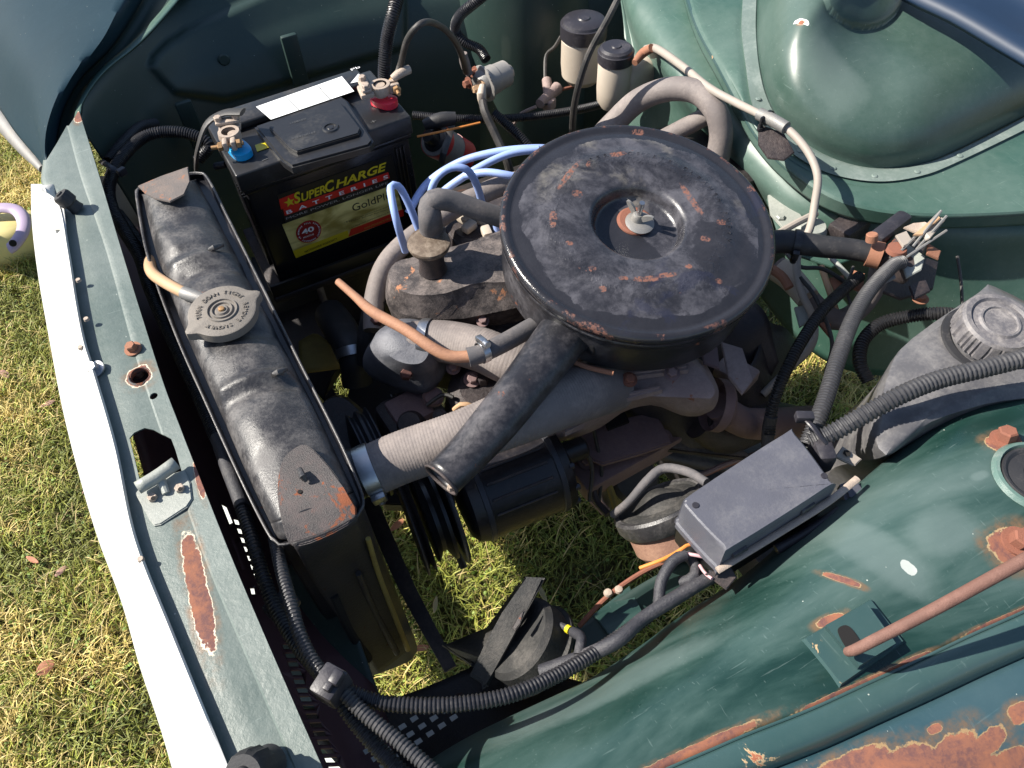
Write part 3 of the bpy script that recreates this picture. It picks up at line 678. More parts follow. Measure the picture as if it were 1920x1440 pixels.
# strut top: bolts and dark bearing opening
worn('paint_gutter_ring', (.10, .17, .15), .35, da=.5, dust=(.25, .27, .25), ds=40, rust=.3, rs=50)
def surf_z(px, py):
    """height of the near wing under a sight line"""
    o = bpy.data.objects[near.name]; bpy.context.view_layer.update()
    dg = bpy.context.evaluated_depsgraph_get(); d = ray(px, py).normalized(); L = rootloc(o)
    hit, loc, n, i = o.evaluated_get(dg).ray_cast(CAMP - L, d)
    return (loc + L, n if n.z > 0 else -n) if hit else (P(px, py, .79), UP)
p, n = surf_z(1884, 826); hexbolt('strut_bolt', p, n, .0088, .014, 'rust', car)
p, n = surf_z(1906, 1016); hexbolt('strut_bolt', p, n, .0088, .014, 'rust', car)
p, n = surf_z(1930, 905); lathe('strut_bearing', [(0, -.002), (.012, 0), (.014, .004), (.02, .003), (.026, .0015), (.029, .004), (.031, .004), (.033, .0005)], p + Vector((.012, .0, .0)), n, 'rubber', car, 40)
lathe('strut_ring', [(.0325, .001), (.034, .0045), (.037, .004), (.040, 0)], p + Vector((.012, 0, 0)), n, 'paint_gutter_ring', car, 40)
# stay bracket
bq = [surf_z(x, y)[0] for x, y in ((1508, 1200), (1630, 1128), (1690, 1205), (1575, 1285))]
brk = rings('stay_bracket_foot', [[bq[0] + UP * .004, bq[1] + UP * .004, bq[2] + UP * .004, bq[3] + UP * .004], [b_ + (b_ - sum(bq, Vector()) / 4) * .06 for b_ in bq]], 'paint_gutter', car, 1, ang=20)
U1 = [(1545, 1180), (1612, 1140), (1672, 1212), (1605, 1258)]
bt = [surf_z(x, y)[0] for x, y in U1]
ttop = [P(x, y, bt[i].z + .016) for i, (x, y) in enumerate(((1548, 1172), (1625, 1130), (1680, 1206), (1612, 1248)))]
rings('stay_bracket', [ttop, bt], 'paint_gutter', car, 1, ang=20)
c_ = (ttop[0] * .55 + ttop[3] * .25 + ttop[1] * .1 + ttop[2] * .1)
plate('bracket_slot', [(1572, 1178, ttop[0].z + .0008), (1586, 1172, ttop[0].z + .0008), (1600, 1182, ttop[0].z + .0008), (1616, 1210, ttop[0].z + .0008), (1606, 1228, ttop[0].z + .0008), (1592, 1222, ttop[0].z + .0008), (1574, 1192, ttop[0].z + .0008)], .0006, 'hole_black', car, 0, 3)

# firewall group
loft('firewall_lower', [[(1280, -80, .77), (1305, 0, .77), (1330, 60, .765), (1365, 130, .75), (1410, 215, .735), (1470, 290, .72), (1560, 350, .70), (1650, 375, .695), (1760, 385, .695), (2000, 380, .695)], [(1165, -80, .755), (1182, 0, .75), (1215, 60, .74), (1260, 140, .73), (1330, 230, .71), (1400, 310, .69), (1500, 390, .68), (1620, 425, .675), (1760, 435, .675), (2000, 430, .68)],
                        [(1170, 60, .70), (1200, 130, .66), (1260, 230, .62), (1360, 320, .60), (1450, 430, .58), (1580, 520, .58), (1800, 520, .60), (2000, 500, .62)],
                        [(1180, 260, .55), (1230, 330, .5), (1290, 400, .46), (1400, 520, .44), (1500, 640, .42), (1620, 700, .42), (1830, 690, .46), (2000, 640, .52)]], 'paint_green', car, 60, 24, .002, up=False)
led_o = [(1270, -80), (1290, 0), (1312, 60), (1345, 120), (1385, 195), (1420, 255), (1475, 315), (1555, 370), (1640, 396), (1740, 405), (1850, 404), (2000, 395)]
fl_o = [(1395, -80), (1392, 0), (1390, 60), (1398, 125), (1408, 190), (1432, 240), (1490, 292), (1555, 326), (1640, 341), (1720, 332), (1800, 302), (2000, 205)]
fl_i = [(1422, -80), (1418, 0), (1417, 60), (1423, 125), (1436, 180), (1462, 228), (1510, 272), (1570, 303), (1640, 318), (1720, 311), (1800, 281), (2000, 180)]
Zl = [.80, .80, .79, .78, .765, .75, .735, .725, .72, .72, .72, .72]
loft('cowl_ledge', [[V((x - 2, y + 1, z)) - UP * .022 + Vector((.004, 0, 0)) for (x, y), z in zip(led_o, Zl)], [(x, y, z) for (x, y), z in zip(led_o, Zl)], [(x + 6, y - 5, z + .003) for (x, y), z in zip(led_o, Zl)],
                    [(x - 12, y + 8, z + .004) for (x, y), z in zip(fl_o, Zl)], [(x + 10, y - 6, z + .005) for (x, y), z in zip(fl_o, Zl)]], 'paint_green', car, 80, 24, .002, smoothv=False, ang=40)
fsurf = loft('dome_flange', [[(x, y, z + .003) for (x, y), z in zip(fl_o, Zl)], [(x + 1, y - 1, z + .008) for (x, y), z in zip(fl_o, Zl)], [(x, y, z + .0085) for (x, y), z in zip(fl_i, Zl)], [(x + 3, y - 3, z + .006) for (x, y), z in zip(fl_i, Zl)]], 'paint_green', car, 90, 12, .0015, smoothv=False, ang=30)
worn('flange_grey', (.17, .22, .20), .32, da=.5, dust=(.30, .34, .32), ds=30, bump=.1); fsurf.data.materials.clear(); fsurf.data.materials.append(MATS['flange_grey'])
dr = [fl_i]
cx, cy = 1690, -150
def scl(L, k, ox=0, oy=0): return [(x + (cx - x) * k + ox, y + (cy - y) * k + oy) for x, y in L]
rowsD = []
for k, dz in ((0, .004), (.02, .012), (.07, .034), (.16, .062), (.28, .086), (.40, .100), (.52, .106), (.68, .109), (.85, .110), (1.0, .110)):
    rowsD.append([(x, y, z + dz) for (x, y), z in zip(scl(fl_i, k), Zl)])
loft('firewall_dome', rowsD, 'paint_dome', car, 260, 200, .002, ang=60)
tc = P(1618, -2, .90)
dm = bpy.data.objects['firewall_dome']; Ld = rootloc(dm)
for v in dm.data.vertices:
    x, y = proj(v.co + Ld); q_ = math.hypot((x - 1618) / 74, (y + 14) / 70)
    if q_ < 1.25: v.co += Vector((-.05, -.25, 1)) * (.026 * math.sqrt(max(0, 1 - (q_ / 1.02) ** 2)) if q_ < 1 else -.0)
for k in range(7):
    t = k / 6; i = 4 + t * 6; a = int(i); fr = i - a
    x = (fl_i[a][0] + fl_o[a][0]) / 2 * (1 - fr) + (fl_i[min(a + 1, 11)][0] + fl_o[min(a + 1, 11)][0]) / 2 * fr; y = (fl_i[a][1] + fl_o[a][1]) / 2 * (1 - fr) + (fl_i[min(a + 1, 11)][1] + fl_o[min(a + 1, 11)][1]) / 2 * fr
    lathe('spot_weld', [(0, .0012), (.003, .001), (.0045, 0)], P(x, y, Zl[a] * (1 - fr) + Zl[min(a + 1, 11)] * fr + .0088), UP, 'flange_grey', car, 14)
tube('cowl_edge_bead', [(x, y, z - .003) for (x, y), z in zip(led_o, Zl)], 5, 'paint_gutter', car, 8)
# lower structure seen through the bay
loft('near_chassis_rail', [[(540, 1330, .55), (700, 1320, .56), (860, 1262, .57), (900, 1235, .57)], [(640, 1440, .58), (760, 1400, .58), (900, 1330, .58), (1060, 1270, .58)], [(700, 1500, .62), (860, 1425, .62), (1000, 1370, .62), (1150, 1300, .62)]], 'yellow_steel', car, 30, 12, .003)
bpy.data.objects['near_chassis_rail'].data.materials[0] = MATS['dark_metal']
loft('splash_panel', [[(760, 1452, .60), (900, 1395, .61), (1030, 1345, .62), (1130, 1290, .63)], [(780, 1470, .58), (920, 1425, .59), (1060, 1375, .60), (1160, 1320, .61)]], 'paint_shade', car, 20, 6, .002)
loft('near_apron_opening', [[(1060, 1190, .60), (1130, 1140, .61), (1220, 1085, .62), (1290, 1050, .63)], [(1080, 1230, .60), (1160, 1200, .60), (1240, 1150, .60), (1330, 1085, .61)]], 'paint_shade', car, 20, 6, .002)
plate('apron_patch', [(1112, 1152, .612), (1180, 1098, .612), (1212, 1160, .612), (1150, 1200, .612)], .003, 'paint_near', car)
tube('rusty_apron_edge', [(1085, 1175, .625), (1140, 1118, .635), (1210, 1070, .645), (1285, 1040, .655)], 5, 'rust', car, 8)
for x, y in ((1132, 1098), (1152, 1092)): lathe('apron_rivet', [(0, .004), (.004, .003), (.005, 0)], P(x + 8, y + 14, .638), UP, 'lead', car, 14)
loft('radiator_side_panel', [[(470, 1080, .60), (560, 1060, .62), (640, 1110, .62)], [(540, 1290, .56), (640, 1320, .56), (720, 1330, .56)], [(590, 1420, .50), (660, 1420, .50), (740, 1400, .5)]], 'paint_shade', car, 16, 10, .002)
plate('dark_gap_plate', [(470, 480, .42), (700, 520, .42), (725, 690, .42), (656, 690, .42), (640, 678, .42), (622, 705, .42), (606, 750, .42), (520, 650, .42)], .02, 'dark_metal', car, .002)  # dark plates added to keep the gap behind the radiator dark
plate('dark_gap_plate', [(606, 745, .42), (622, 725, .42), (645, 765, .42), (662, 700, .42), (760, 690, .42), (860, 790, .42), (850, 950, .42), (720, 945, .42), (640, 860, .42)], .02, 'dark_metal', car, .002)
box('far_chassis_rail', Vector((.5, 1.12, .42)), (1.3, .10, .12), None, 'dark_metal', car, .01)
box('rear_crossmember', Vector((.62, .72, .26)), (.16, .95, .09), None, 'dark_metal', car, .02)
tube('suspension_arm', [Vector((.60, .9, .28)), Vector((.62, .6, .25)), Vector((.66, .25, .24))], .03, 'dark_metal', car, 16, world_r=True)
loft('yellow_bracket', [[(560, 640, .50), (590, 625, .50), (615, 640, .50)], [(560, 700, .49), (600, 695, .49), (640, 690, .48)]], 'yellow_steel', car, 8, 6, .003)
# grille panel behind the nose with its pale slots
gp = [[(x, y, .70) for x, y in ((110, 330), (170, 560), (240, 780), (300, 980), (380, 1180), (470, 1380), (520, 1480))], [(x, y, .655) for x, y in ((180, 330), (255, 560), (330, 780), (400, 980), (470, 1180), (550, 1380), (600, 1480))], [(x, y, .63) for x, y in ((222, 330), (305, 560), (385, 780), (455, 980), (525, 1180), (605, 1380), (650, 1480))], [(x, y, .60) for x, y in ((262, 330), (350, 560), (430, 760), (500, 960), (570, 1160), (650, 1350), (700, 1480))], [(x + 70, y, .575) for x, y in ((262, 300), (350, 540), (430, 740), (500, 940), (570, 1140), (650, 1330), (700, 1460))]]
loft('grille_panel', gp, 'grille_plastic', car, 60, 16, .003)
def gz(px, py):
    o = bpy.data.objects['grille_panel']; bpy.context.view_layer.update(); dg = bpy.context.evaluated_depsgraph_get(); L = rootloc(o)
    h, loc, n, i = o.evaluated_get(dg).ray_cast(CAMP - L, ray(px, py).normalized()); return loc + L if h else P(px, py, .63)
cells = []
for k in range(16):
    t = k / 15; x = 528 + t * 95 - 6 * math.sin(t * 3); y = 1208 + t * 245
    cells.append([(x, y), (x + 17 + 8 * t, y - 1), (x + 21 + 8 * t, y + 9), (x + 4, y + 9)])
for k in range(8): x = 437 + k * 6.2; y = 972 + k * 17; cells.append([(x, y), (x + 8, y + 2), (x + 13, y + 12), (x + 4, y + 11)])
for k in range(14): x = 284 + k * 4.5 - (k > 9) * 1; y = 545 + k * 11.5; cells.append([(x, y), (x + 8, y + 1), (x + 11, y + 7), (x + 3, y + 7)])
cells += [[(415, 945), (424, 950), (436, 980), (430, 983)], [(435, 1012), (443, 1012), (462, 1062), (456, 1068), (447, 1050)], [(468, 1102), (476, 1102), (478, 1114), (471, 1114)]]
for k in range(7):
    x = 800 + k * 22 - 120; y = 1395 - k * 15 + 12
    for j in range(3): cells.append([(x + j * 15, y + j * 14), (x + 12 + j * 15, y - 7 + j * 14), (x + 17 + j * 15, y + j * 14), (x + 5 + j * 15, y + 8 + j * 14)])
holes = []
for cc in cells:
    if cc[0][0] > 660 and cc[0][1] > 1280: plate('sun_spot', [P(x, y, .605) for x, y in cc], .001, 'sun_spot_grey', car, 0)  # pale plates paint the sun spots that fall through the grille mesh
    else: holes.append([P(x, y, gz(x, y).z) for x, y in cc])
o = bpy.data.objects['grille_panel']; o.modifiers.clear(); b = bmesh.new(); Lo = rootloc(o)
for h in holes:
    t = [b.verts.new(v + UP * .02 - Lo) for v in h]; d = [b.verts.new(v.co - UP * .04) for v in t]; b.faces.new(t); b.faces.new(d[::-1])
    for k in range(4): b.faces.new((t[k], d[k], d[(k + 1) % 4], t[(k + 1) % 4]))
bmesh.ops.recalc_face_normals(b, faces=b.faces); me = bpy.data.meshes.new('cut'); b.to_mesh(me); b.free(); co = bpy.data.objects.new('cut', me); COL.objects.link(co); co.location = Lo
solid(o, .002, -1)
m = o.modifiers.new('bool', 'BOOLEAN'); m.object = co; m.operation = 'DIFFERENCE'; m.solver = 'EXACT'; m.use_self = True
bpy.context.view_layer.update(); me2 = bpy.data.meshes.new_from_object(o.evaluated_get(bpy.context.evaluated_depsgraph_get())); o.modifiers.clear(); o.data = me2; bpy.data.objects.remove(co)
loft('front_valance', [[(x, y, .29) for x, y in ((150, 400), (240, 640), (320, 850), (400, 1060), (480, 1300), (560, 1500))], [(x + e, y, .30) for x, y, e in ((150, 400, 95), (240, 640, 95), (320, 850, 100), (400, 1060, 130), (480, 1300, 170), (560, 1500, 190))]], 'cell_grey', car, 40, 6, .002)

# ================================================================== RADIATOR
rad_ = thing('radiator', 'old black radiator with grey dusty top tank and round pressure cap', 'radiator', (0.0, 0.69, 0.35))
Lr = [(262, 366), (285, 470), (335, 610), (395, 750), (455, 890), (500, 985)]
Rr = [(372, 335), (425, 430), (492, 560), (560, 690), (625, 820), (672, 920)]
def tk(kl, kr, z): return [(a + (c - a) * kl, b + (d - b) * kl, z) for (a, b), (c, d) in zip(Lr, Rr)], None
def col(k, z): return [(a + (c - a) * k, b + (d - b) * k, z) for (a, b), (c, d) in zip(Lr, Rr)]
rowsT = [col(.04, .795), col(.06, .812), col(.14, .823), col(.32, .828), col(.5, .829), col(.68, .826), col(.84, .819), col(.93, .81), col(.96, .795)]
tank = loft('top_tank', rowsT, 'tank_metal', rad_, 140, 60, .0012, ang=60, jit=.003)
dents = [((330, 500), (450, 462), .0045, .007), ((350, 520), (470, 485), -.004, .008), ((400, 612), (490, 575), .004, .008), ((410, 640), (500, 612), -.005, .010), ((415, 735), (530, 695), .005, .007), ((425, 755), (540, 715), -.0035, .008), ((300, 440), (330, 470), .005, .012), ((470, 790), (490, 830), .003, .015), ((360, 420), (440, 400), -.003, .02)]
dl = rootloc(tank)
for v in tank.data.vertices:
    for a_, b_, amp, wd in dents:
        A_ = P(*a_, .825) - dl; B_ = P(*b_, .825) - dl; ab = (B_ - A_).xy; q_ = (v.co - A_).xy; t_ = max(0, min(1, q_.dot(ab) / ab.length_squared)); dd_ = (q_ - ab * t_).length
        v.co.z += amp * math.exp(-(dd_ / wd) ** 2) * 1.0
for s_, i in (('end', 0), ('end', -1)):
    e = [V(r[i]) for r in rowsT]; cst = sum(e, Vector()) / len(e); inn = (V(rowsT[4][0]) - V(rowsT[4][-1])).normalized() * (.012 if i == 0 else -.012)
    loft('tank_end', [e, [p + inn - UP * .012 for p in e], [p * .6 + cst * .4 + inn * 1.15 - UP * .016 for p in e]], 'tank_metal', rad_, 24, 10, .001)
# rim tray
ring_o = [(254, 372), (258, 352), (285, 340), (340, 326), (372, 322), (392, 334), (430, 408), (498, 545), (565, 680), (632, 812), (668, 892), (684, 938), (676, 962), (650, 985), (540, 1022), (515, 1016), (498, 996), (452, 905), (388, 765), (325, 622), (274, 478)]
def shr(L, k): 
    c = sum((Vector((x, y)) for x, y in L), Vector((0, 0))) / len(L); out = []
    for i, (x, y) in enumerate(L):
        a = Vector(L[i - 1]); b = Vector(L[(i + 1) % len(L)]); t = (b - a).normalized(); n = Vector((-t.y, t.x))
        out.append((x + n.x * k, y + n.y * k))
    return out
ri = shr(ring_o, 5); ri2 = shr(ring_o, 9)
rings('tank_rim', [[(x, y, .790) for x, y in ring_o], [(x, y, .806) for x, y in ring_o], [(x, y, .807) for x, y in ri], [(x, y, .797) for x, y in ri2]], 'black_metal', rad_, 5, captop=False)
tube('rim_edge', [(x, y, .8065) for x, y in shr(ring_o, 2.5) + [shr(ring_o, 2.5)[0]]], 2.6, 'tank_metal', rad_, 8)
plate('rim_tray', [(x, y, .797) for x, y in shr(ring_o, 8)], .004, 'black_metal', rad_, 0, 3)
# core
rings('radiator_core', [[(x, y, .792) for x, y in shr(ring_o, 8)], [V((x, y, .792)) - UP * .40 for x, y in shr(ring_o, 8)]], 'dark_metal', rad_, 3, captop=False, capbot=True)
# near mounting plate folding down
zt_ = .832
mp = [(520, 925, zt_), (527, 868, zt_), (548, 842, zt_), (575, 834, zt_), (612, 868, zt_), (645, 915, zt_), (668, 968, zt_ - .01), (600, 1010, zt_ - .012), (548, 1022, zt_ - .012), (530, 985, zt_ - .004)]
plate('mounting_plate', mp, .0022, 'rust_plate', rad_, .001, 3)
e1 = [P(530, 985, .828), P(600, 1008, .82), P(668, 966, .822)]
fold = [[P(548, 1020, .822), P(608, 1000, .822), P(670, 968, .822)], [P(560, 1040, .805), P(620, 1018, .805), P(674, 985, .805)], [P(572, 1062, .78), P(630, 1035, .78), P(682, 1003, .78)], [P(600, 1110, .72), P(650, 1080, .72), P(700, 1052, .72)], [P(710, 1262, .50), P(740, 1240, .50), P(768, 1215, .50)]]
loft('side_bracket', fold, 'rust_plate', rad_, 14, 30, .002, ang=40); bpy.data.objects['side_bracket'].data.materials[0] = MATS['dark_metal']
tube('side_slot', [(625, 1115, .70), (655, 1180, .62), (690, 1235, .545)], 9, 'hole_black', rad_, 10)
tube('side_rail', [(672, 1075, .72), (705, 1150, .62), (745, 1225, .53)], 6, 'dark_metal', rad_, 8)
tube('side_flange', [(690, 1010, .77), (715, 1090, .68), (765, 1218, .52)], 5, 'yellow_steel', rad_, 8)
tube('plate_clip', [(562, 880, .837), (567, 893, .841), (574, 902, .836)], [5, 7, 4], 'tank_metal', rad_, 10)
lathe('plate_hole', disc(.0022, .0003, .0001), P(562, 922, .8325), UP, 'hole_black', rad_, 14)
fp = [(258, 348, .838), (300, 330, .838), (352, 312, .838), (356, 340, .838), (345, 364, .838), (318, 378, .838), (290, 372, .838), (272, 362, .838)]
plate('far_mounting_plate', fp, .002, 'rust_mixed', rad_, .0008, 0)
for x, y, a in ((395, 462, 0), (515, 695, 0)):
    tube('tank_clip', [(x - 2, y + 6, .829), (x + 8, y + 2, .832), (x + 22, y - 3, .826)], [4, 6, 4], 'tank_metal', rad_, 10)
    lathe('clip_hole', disc(.003, .0004, .0001), P(x - 1, y + 8, .830), UP, 'hole_black', rad_, 12)
# cap
cc_ = P(420, 590, .838); ca = Vector((0.02, -.06, 1)).normalized()
lathe('filler_neck', [(.020, -.02), (.020, .004), (.024, .006)], cc_ - UP * .004, ca, 'tank_metal', rad_, 36)
def capmod(r, h, a, i):
    if i in (4, 5, 6, 7) and r > .02:
        d = min(abs((a - A0 + math.pi) % (2 * math.pi) - math.pi) for A0 in (math.radians(100), math.radians(-72)))
        r += .009 * math.exp(-(d / .17) ** 2) ; h += 0
    return r, h
cap = lathe('pressure_cap', [(0, .009), (.006, .009), (.0075, .007), (.010, .007), (.034, .0078), (.0355, .007), (.036, .003), (.036, -.003), (.030, -.003)], cc_, ca, 'cap_alloy', rad_, 72, mod=capmod, ang=40)
for r in (.0105, .0155):
    lathe('cap_ridge', [(r - .0012, .007), (r - .0006, .009), (r + .0006, .009), (r + .0014, .0072)], cc_, ca, 'cap_alloy', cap, 40)
lathe('cap_rivet', [(0, .0115), (.003, .011), (.0038, .0085)], cc_, ca, 'brass', cap, 20)
for t_, a0 in (('REMOVE SLOWLY', 60), ('TURN DOWN TIGHT', -115)):
    arc_text('cap_lettering', t_, cc_, ca, Vector((.9, .4, 0)), .0225, .0068, math.radians(a0), -math.radians(11.2), 'cap_alloy', cap, .0085)
tube('overflow_pipe', [(385, 563, .83), (352, 552, .832), (310, 530, .825), (286, 512, .81), (281, 492, .795), (290, 478, .78), (300, 470, .76)], 11, 'tan_pipe', rad_, 16)
tube('overflow_stub', [(390, 563, .832), (362, 555, .833), (345, 549, .832)], [10, 12.5, 12.5], 'dull_steel', rad_, 16)

# ================================================================== BATTERY
bc = Vector((.1771, 1.024, .80)); BL, BW, BH = .2617, .150, .215; YF = bc.y - BW / 2; YAW = math.radians(1.71)
RB = Matrix.Rotation(YAW, 3, 'Z'); RBi = RB.transposed()
def un(p): return bc + RBi @ (p - bc)
def PU(px, py, z): return un(P(px, py, z))
bat = thing('car_battery', 'black car battery with gold and red printed label and white sticker on its lid', 'battery', (bc.x, bc.y, .585)); bat.rotation_euler.z = YAW
case = box('case', bc + Vector((0, 0, -.122)), (BL - .012, BW - .012, .186), None, 'black_plastic', bat, .004, 3)
lid = box('lid', bc + Vector((0, 0, -.0145)), (BL, BW, .029), None, 'lid_plastic', bat, .003, 3)
box('lid_skirt', bc + Vector((0, 0, -.033)), (BL - .006, BW - .006, .008), None, 'black_plastic', bat, .002)
plate('raised_lid', [PU(476, 236, .811), PU(640, 178, .811), PU(652, 188, .811), PU(700, 262, .811), PU(692, 272, .811), PU(546, 312, .811), PU(528, 300, .811)], .012, 'lid_plastic', bat, .003, 0)
vt = plate('vent_cover', [PU(504, 238, .8165), PU(512, 229, .8165), PU(630, 190, .8165), PU(640, 193, .8165), PU(676, 240, .8165), PU(672, 250, .8165), PU(556, 284, .8165), PU(542, 278, .8165)], .006, 'lid_plastic', bat, .0015, 0)
lathe('vent_plug', [(0, .0015), (.004, .0015), (.005, .0005), (.008, .0005), (.0085, .002), (.0105, .002), (.012, 0)], PU(620, 240, .8165), UP, 'lid_plastic', bat, 32)
for t_, a, b_, m in (('110815V', (545, 233), (575, 224), 'emboss_grey'), ('9164220163', (548, 262), (592, 249), 'emboss_grey')):
    text('embossed_code', t_, PU(*a, .8168), PU(*b_, .8168), Vector((0, 1, 0)), .004, m, bat)
for k in range(6):
    for sx in (-1,):
        box('case_rib', Vector((bc.x - BL / 2 + .004, bc.y - .06 + k * .007, .69)), (.006, .0022, .13), None, 'black_plastic', bat, .0006)
for k in range(3): box('case_rib', Vector((bc.x + BL / 2 - .03 + k * .006, YF + .005, .69)), (.002, .006, .13), None, 'black_plastic', bat, .0006)
box('rear_deck', Vector((bc.x - .004, bc.y + .048, .806)), (.225, .046, .0115), None, 'lid_plastic', bat, .003, 3)
st = plate('sticker', [PU(480, 200, .8124), PU(641, 143, .8124), PU(664, 171, .8124), PU(508, 224, .8124)], .0004, 'sticker', bat, 0)
for (a, b_), t_ in ((((505, 201), (530, 192)), 'FITTED'), (((548, 186), (592, 171)), 'DATE IN SERVICE'), (((602, 167), (632, 157)), 'MONTHS')):
    text('sticker_print', t_, PU(*a, .8128), PU(*b_, .8128), Vector((0, 1, 0)), .0022, 'label_black', st)
for a, b_ in (((534, 181), (560, 206)), ((594, 160), (618, 186))): plate('sticker_line', [PU(a[0], a[1], .8131), PU(a[0] + 1.2, a[1], .8131), PU(b_[0] + 1.2, b_[1], .8131), PU(b_[0], b_[1], .8131)], .0003, 'label_black', st, 0)
plate('recycling_mark', [PU(657, 156, .8124), PU(672, 138, .8124), PU(686, 150, .8124)], .0003, 'label_white', bat, 0)
text('recycling_letters', 'Pb', PU(660, 133, .8124), PU(676, 127, .8124), Vector((0, 1, 0)), .006, 'label_white', bat)
plate('yellow_tab', [PU(478, 272, .8012), PU(512, 260, .8012), PU(516, 272, .8012), PU(482, 284, .8012)], .0005, 'label_yellow', bat, 0)
text('terminal_sign', '+', PU(697, 232, .8006), PU(707, 228, .8006), Vector((0, 1, 0)), .006, 'emboss_grey', bat)
text('terminal_sign', '-', PU(492, 302, .8006), PU(502, 298, .8006), Vector((0, 1, 0)), .0015, 'emboss_grey', bat)
# label on the front face
yl = YF + .0045
def f(px, py, d=0):
    n = RB @ Vector((0, -1, 0)); return un(PN(px, py, bc + n * (BW / 2 - .0045 + d - .0010), n))
def fq(name, pts, mat, par, d): return plate(name, [f(x, y, d) for x, y in pts], .0003, mat, par, 0, down=Vector((0, 1, 0)))
lab = fq('label', [(520, 366), (735, 290), (758, 405), (555, 484)], 'label_black', bat, .0006)
fq('gold_band', [(529, 421), (742, 345), (757, 404), (555, 484)], 'label_goldfade', lab, .0011)
fq('yellow_band', [(549, 471), (652, 432), (655, 444), (555, 484)], 'label_yellow', lab, .0015)
fq('red_band', [(658, 430), (756, 392), (757, 405), (653, 444)], 'label_red', lab, .0015)
fq('red_stripe', [(531, 392), (728, 323), (731, 334), (534, 405)], 'label_red', lab, .0011)
fq('star_panel', [(523, 374), (556, 361), (560, 382), (527, 393)], 'label_red', lab, .0011)
sc_ = f(543, 379, .0015); b = bmesh.new(); vv = []
for k in range(10):
    r = .0085 if k % 2 == 0 else .0036; a = math.pi / 2 + k * math.pi / 5; vv.append(b.verts.new(sc_ + Vector((r * math.cos(a), 0, r * math.sin(a)))))
b.faces.new(vv); bmo('star', b, 'label_yellow', lab, False)
Zu = Vector((0, 0, 1))
def ft(s_, a, b_, h, mat, **k): return text('lettering', s_, f(*a, .0016), f(*b_, .0016), Zu, h, mat, lab, .0003, **k)
ft('S', (553, 383), (568, 377), .0185, 'label_yellow', shear=.3, bold=.03)
ft('UPER', (567, 378), (612, 361), .014, 'label_yellow', shear=.3, bold=.03)
ft('C', (612, 362), (631, 354), .0185, 'label_yellow', shear=.3, bold=.03)
ft('HARGE', (630, 354), (727, 318), .014, 'label_yellow', shear=.3, bold=.03)
ft('B  A  T  T  E  R  I  E  S', (538, 402), (728, 334), .0065, 'label_white', bold=.02)
ft('MORE POWER. LONGER LIFE', (537, 412), (728, 344), .0038, 'label_grey')
ft('GoldPlus', (662, 397), (742, 368), .0135, 'label_black')
ft('NATIONWIDE WARRANTY', (572, 474), (633, 449), .004, 'label_black', bold=.01)
ft('MAINTENANCE FREE', (684, 430), (734, 410), .0035, 'label_gold')
for i, t_ in enumerate(('Premium high performance battery', 'Higher power for starting', 'Designed maintenance free')):
    ft('\u2022 ' + t_, (645 + i * 5, 419 + i * 2 - (i == 1) * 5 + i * 3), (735 + i, 386 + i * 5), .0026, 'label_black')
ctr = f(579, 434, .0016)
lathe('warranty_seal', [(0, .0006), (.0195, .0006), (.0198, 0)], ctr, Vector((0, -1, 0)), 'label_darkred', lab, 48)
lathe('seal_ring', [(.0188, .0008), (.0195, .0008)], ctr, Vector((0, -1, 0)), 'label_red', lab, 48)
text('lettering', '40', f(567, 441, .0026), f(590, 432, .0026), Zu, .0095, 'label_white', lab, .0003, bold=.03)
text('lettering', 'MONTHS', f(569, 447, .0026), f(589, 440, .0026), Zu, .0028, 'label_white', lab, .0003, bold=.02)
arc_text('lettering', '40 MONTHS FULL REPLACEMENT WARRANTY', ctr + Vector((0, -.0008, 0)), Vector((0, -1, 0)), UP, .0152, .0034, math.radians(200), -math.radians(10), 'label_white', lab, .0005)
# terminals
tR = PU(722, 196, .80); tL = PU(452, 288, .80)
for nm, c, m, dr_ in (('positive_cap', tR, 'red_plastic', -60), ('negative_cap', tL, 'blue_plastic', -80)):
    a = math.radians(dr_); d = Vector((math.cos(a), math.sin(a), 0)); s2 = Vector((-d.y, d.x, 0))
    o_ = [c + d * x + s2 * y for x, y in ((-.016, -.012), (.006, -.0135), (.017, -.010), (.021, 0), (.017, .010), (.006, .0135), (-.016, .012), (-.020, 0))]
    rings(nm, [[p + UP * .011 - (p - c) * .12 for p in o_], [p + UP * .010 for p in o_], [p + UP * .001 for p in o_]], m, bat, 4, nv=0)
    lathe('terminal_post', [(0, .028), (.0075, .028), (.0095, .010), (.0095, 0)], c + Vector((0, .008, 0)), UP, 'lead', bat, 24)
# tray and hold down
tray = thing('battery_tray', 'black steel battery tray and clamp rail under the battery', 'tray', (bc.x, bc.y, .57))
box('tray_base', bc + Vector((0, 0, -.222)), (BL + .02, BW + .04, .012), None, 'engine_black', tray, .003)
box('tray_front_lip', Vector((bc.x, YF - .014, .592)), (BL + .02, .006, .03), None, 'black_clean', tray, .002)
box('tray_support', Vector((bc.x + .02, bc.y + .02, .48)), (.16, .12, .17), None, 'engine_black', tray, .01)
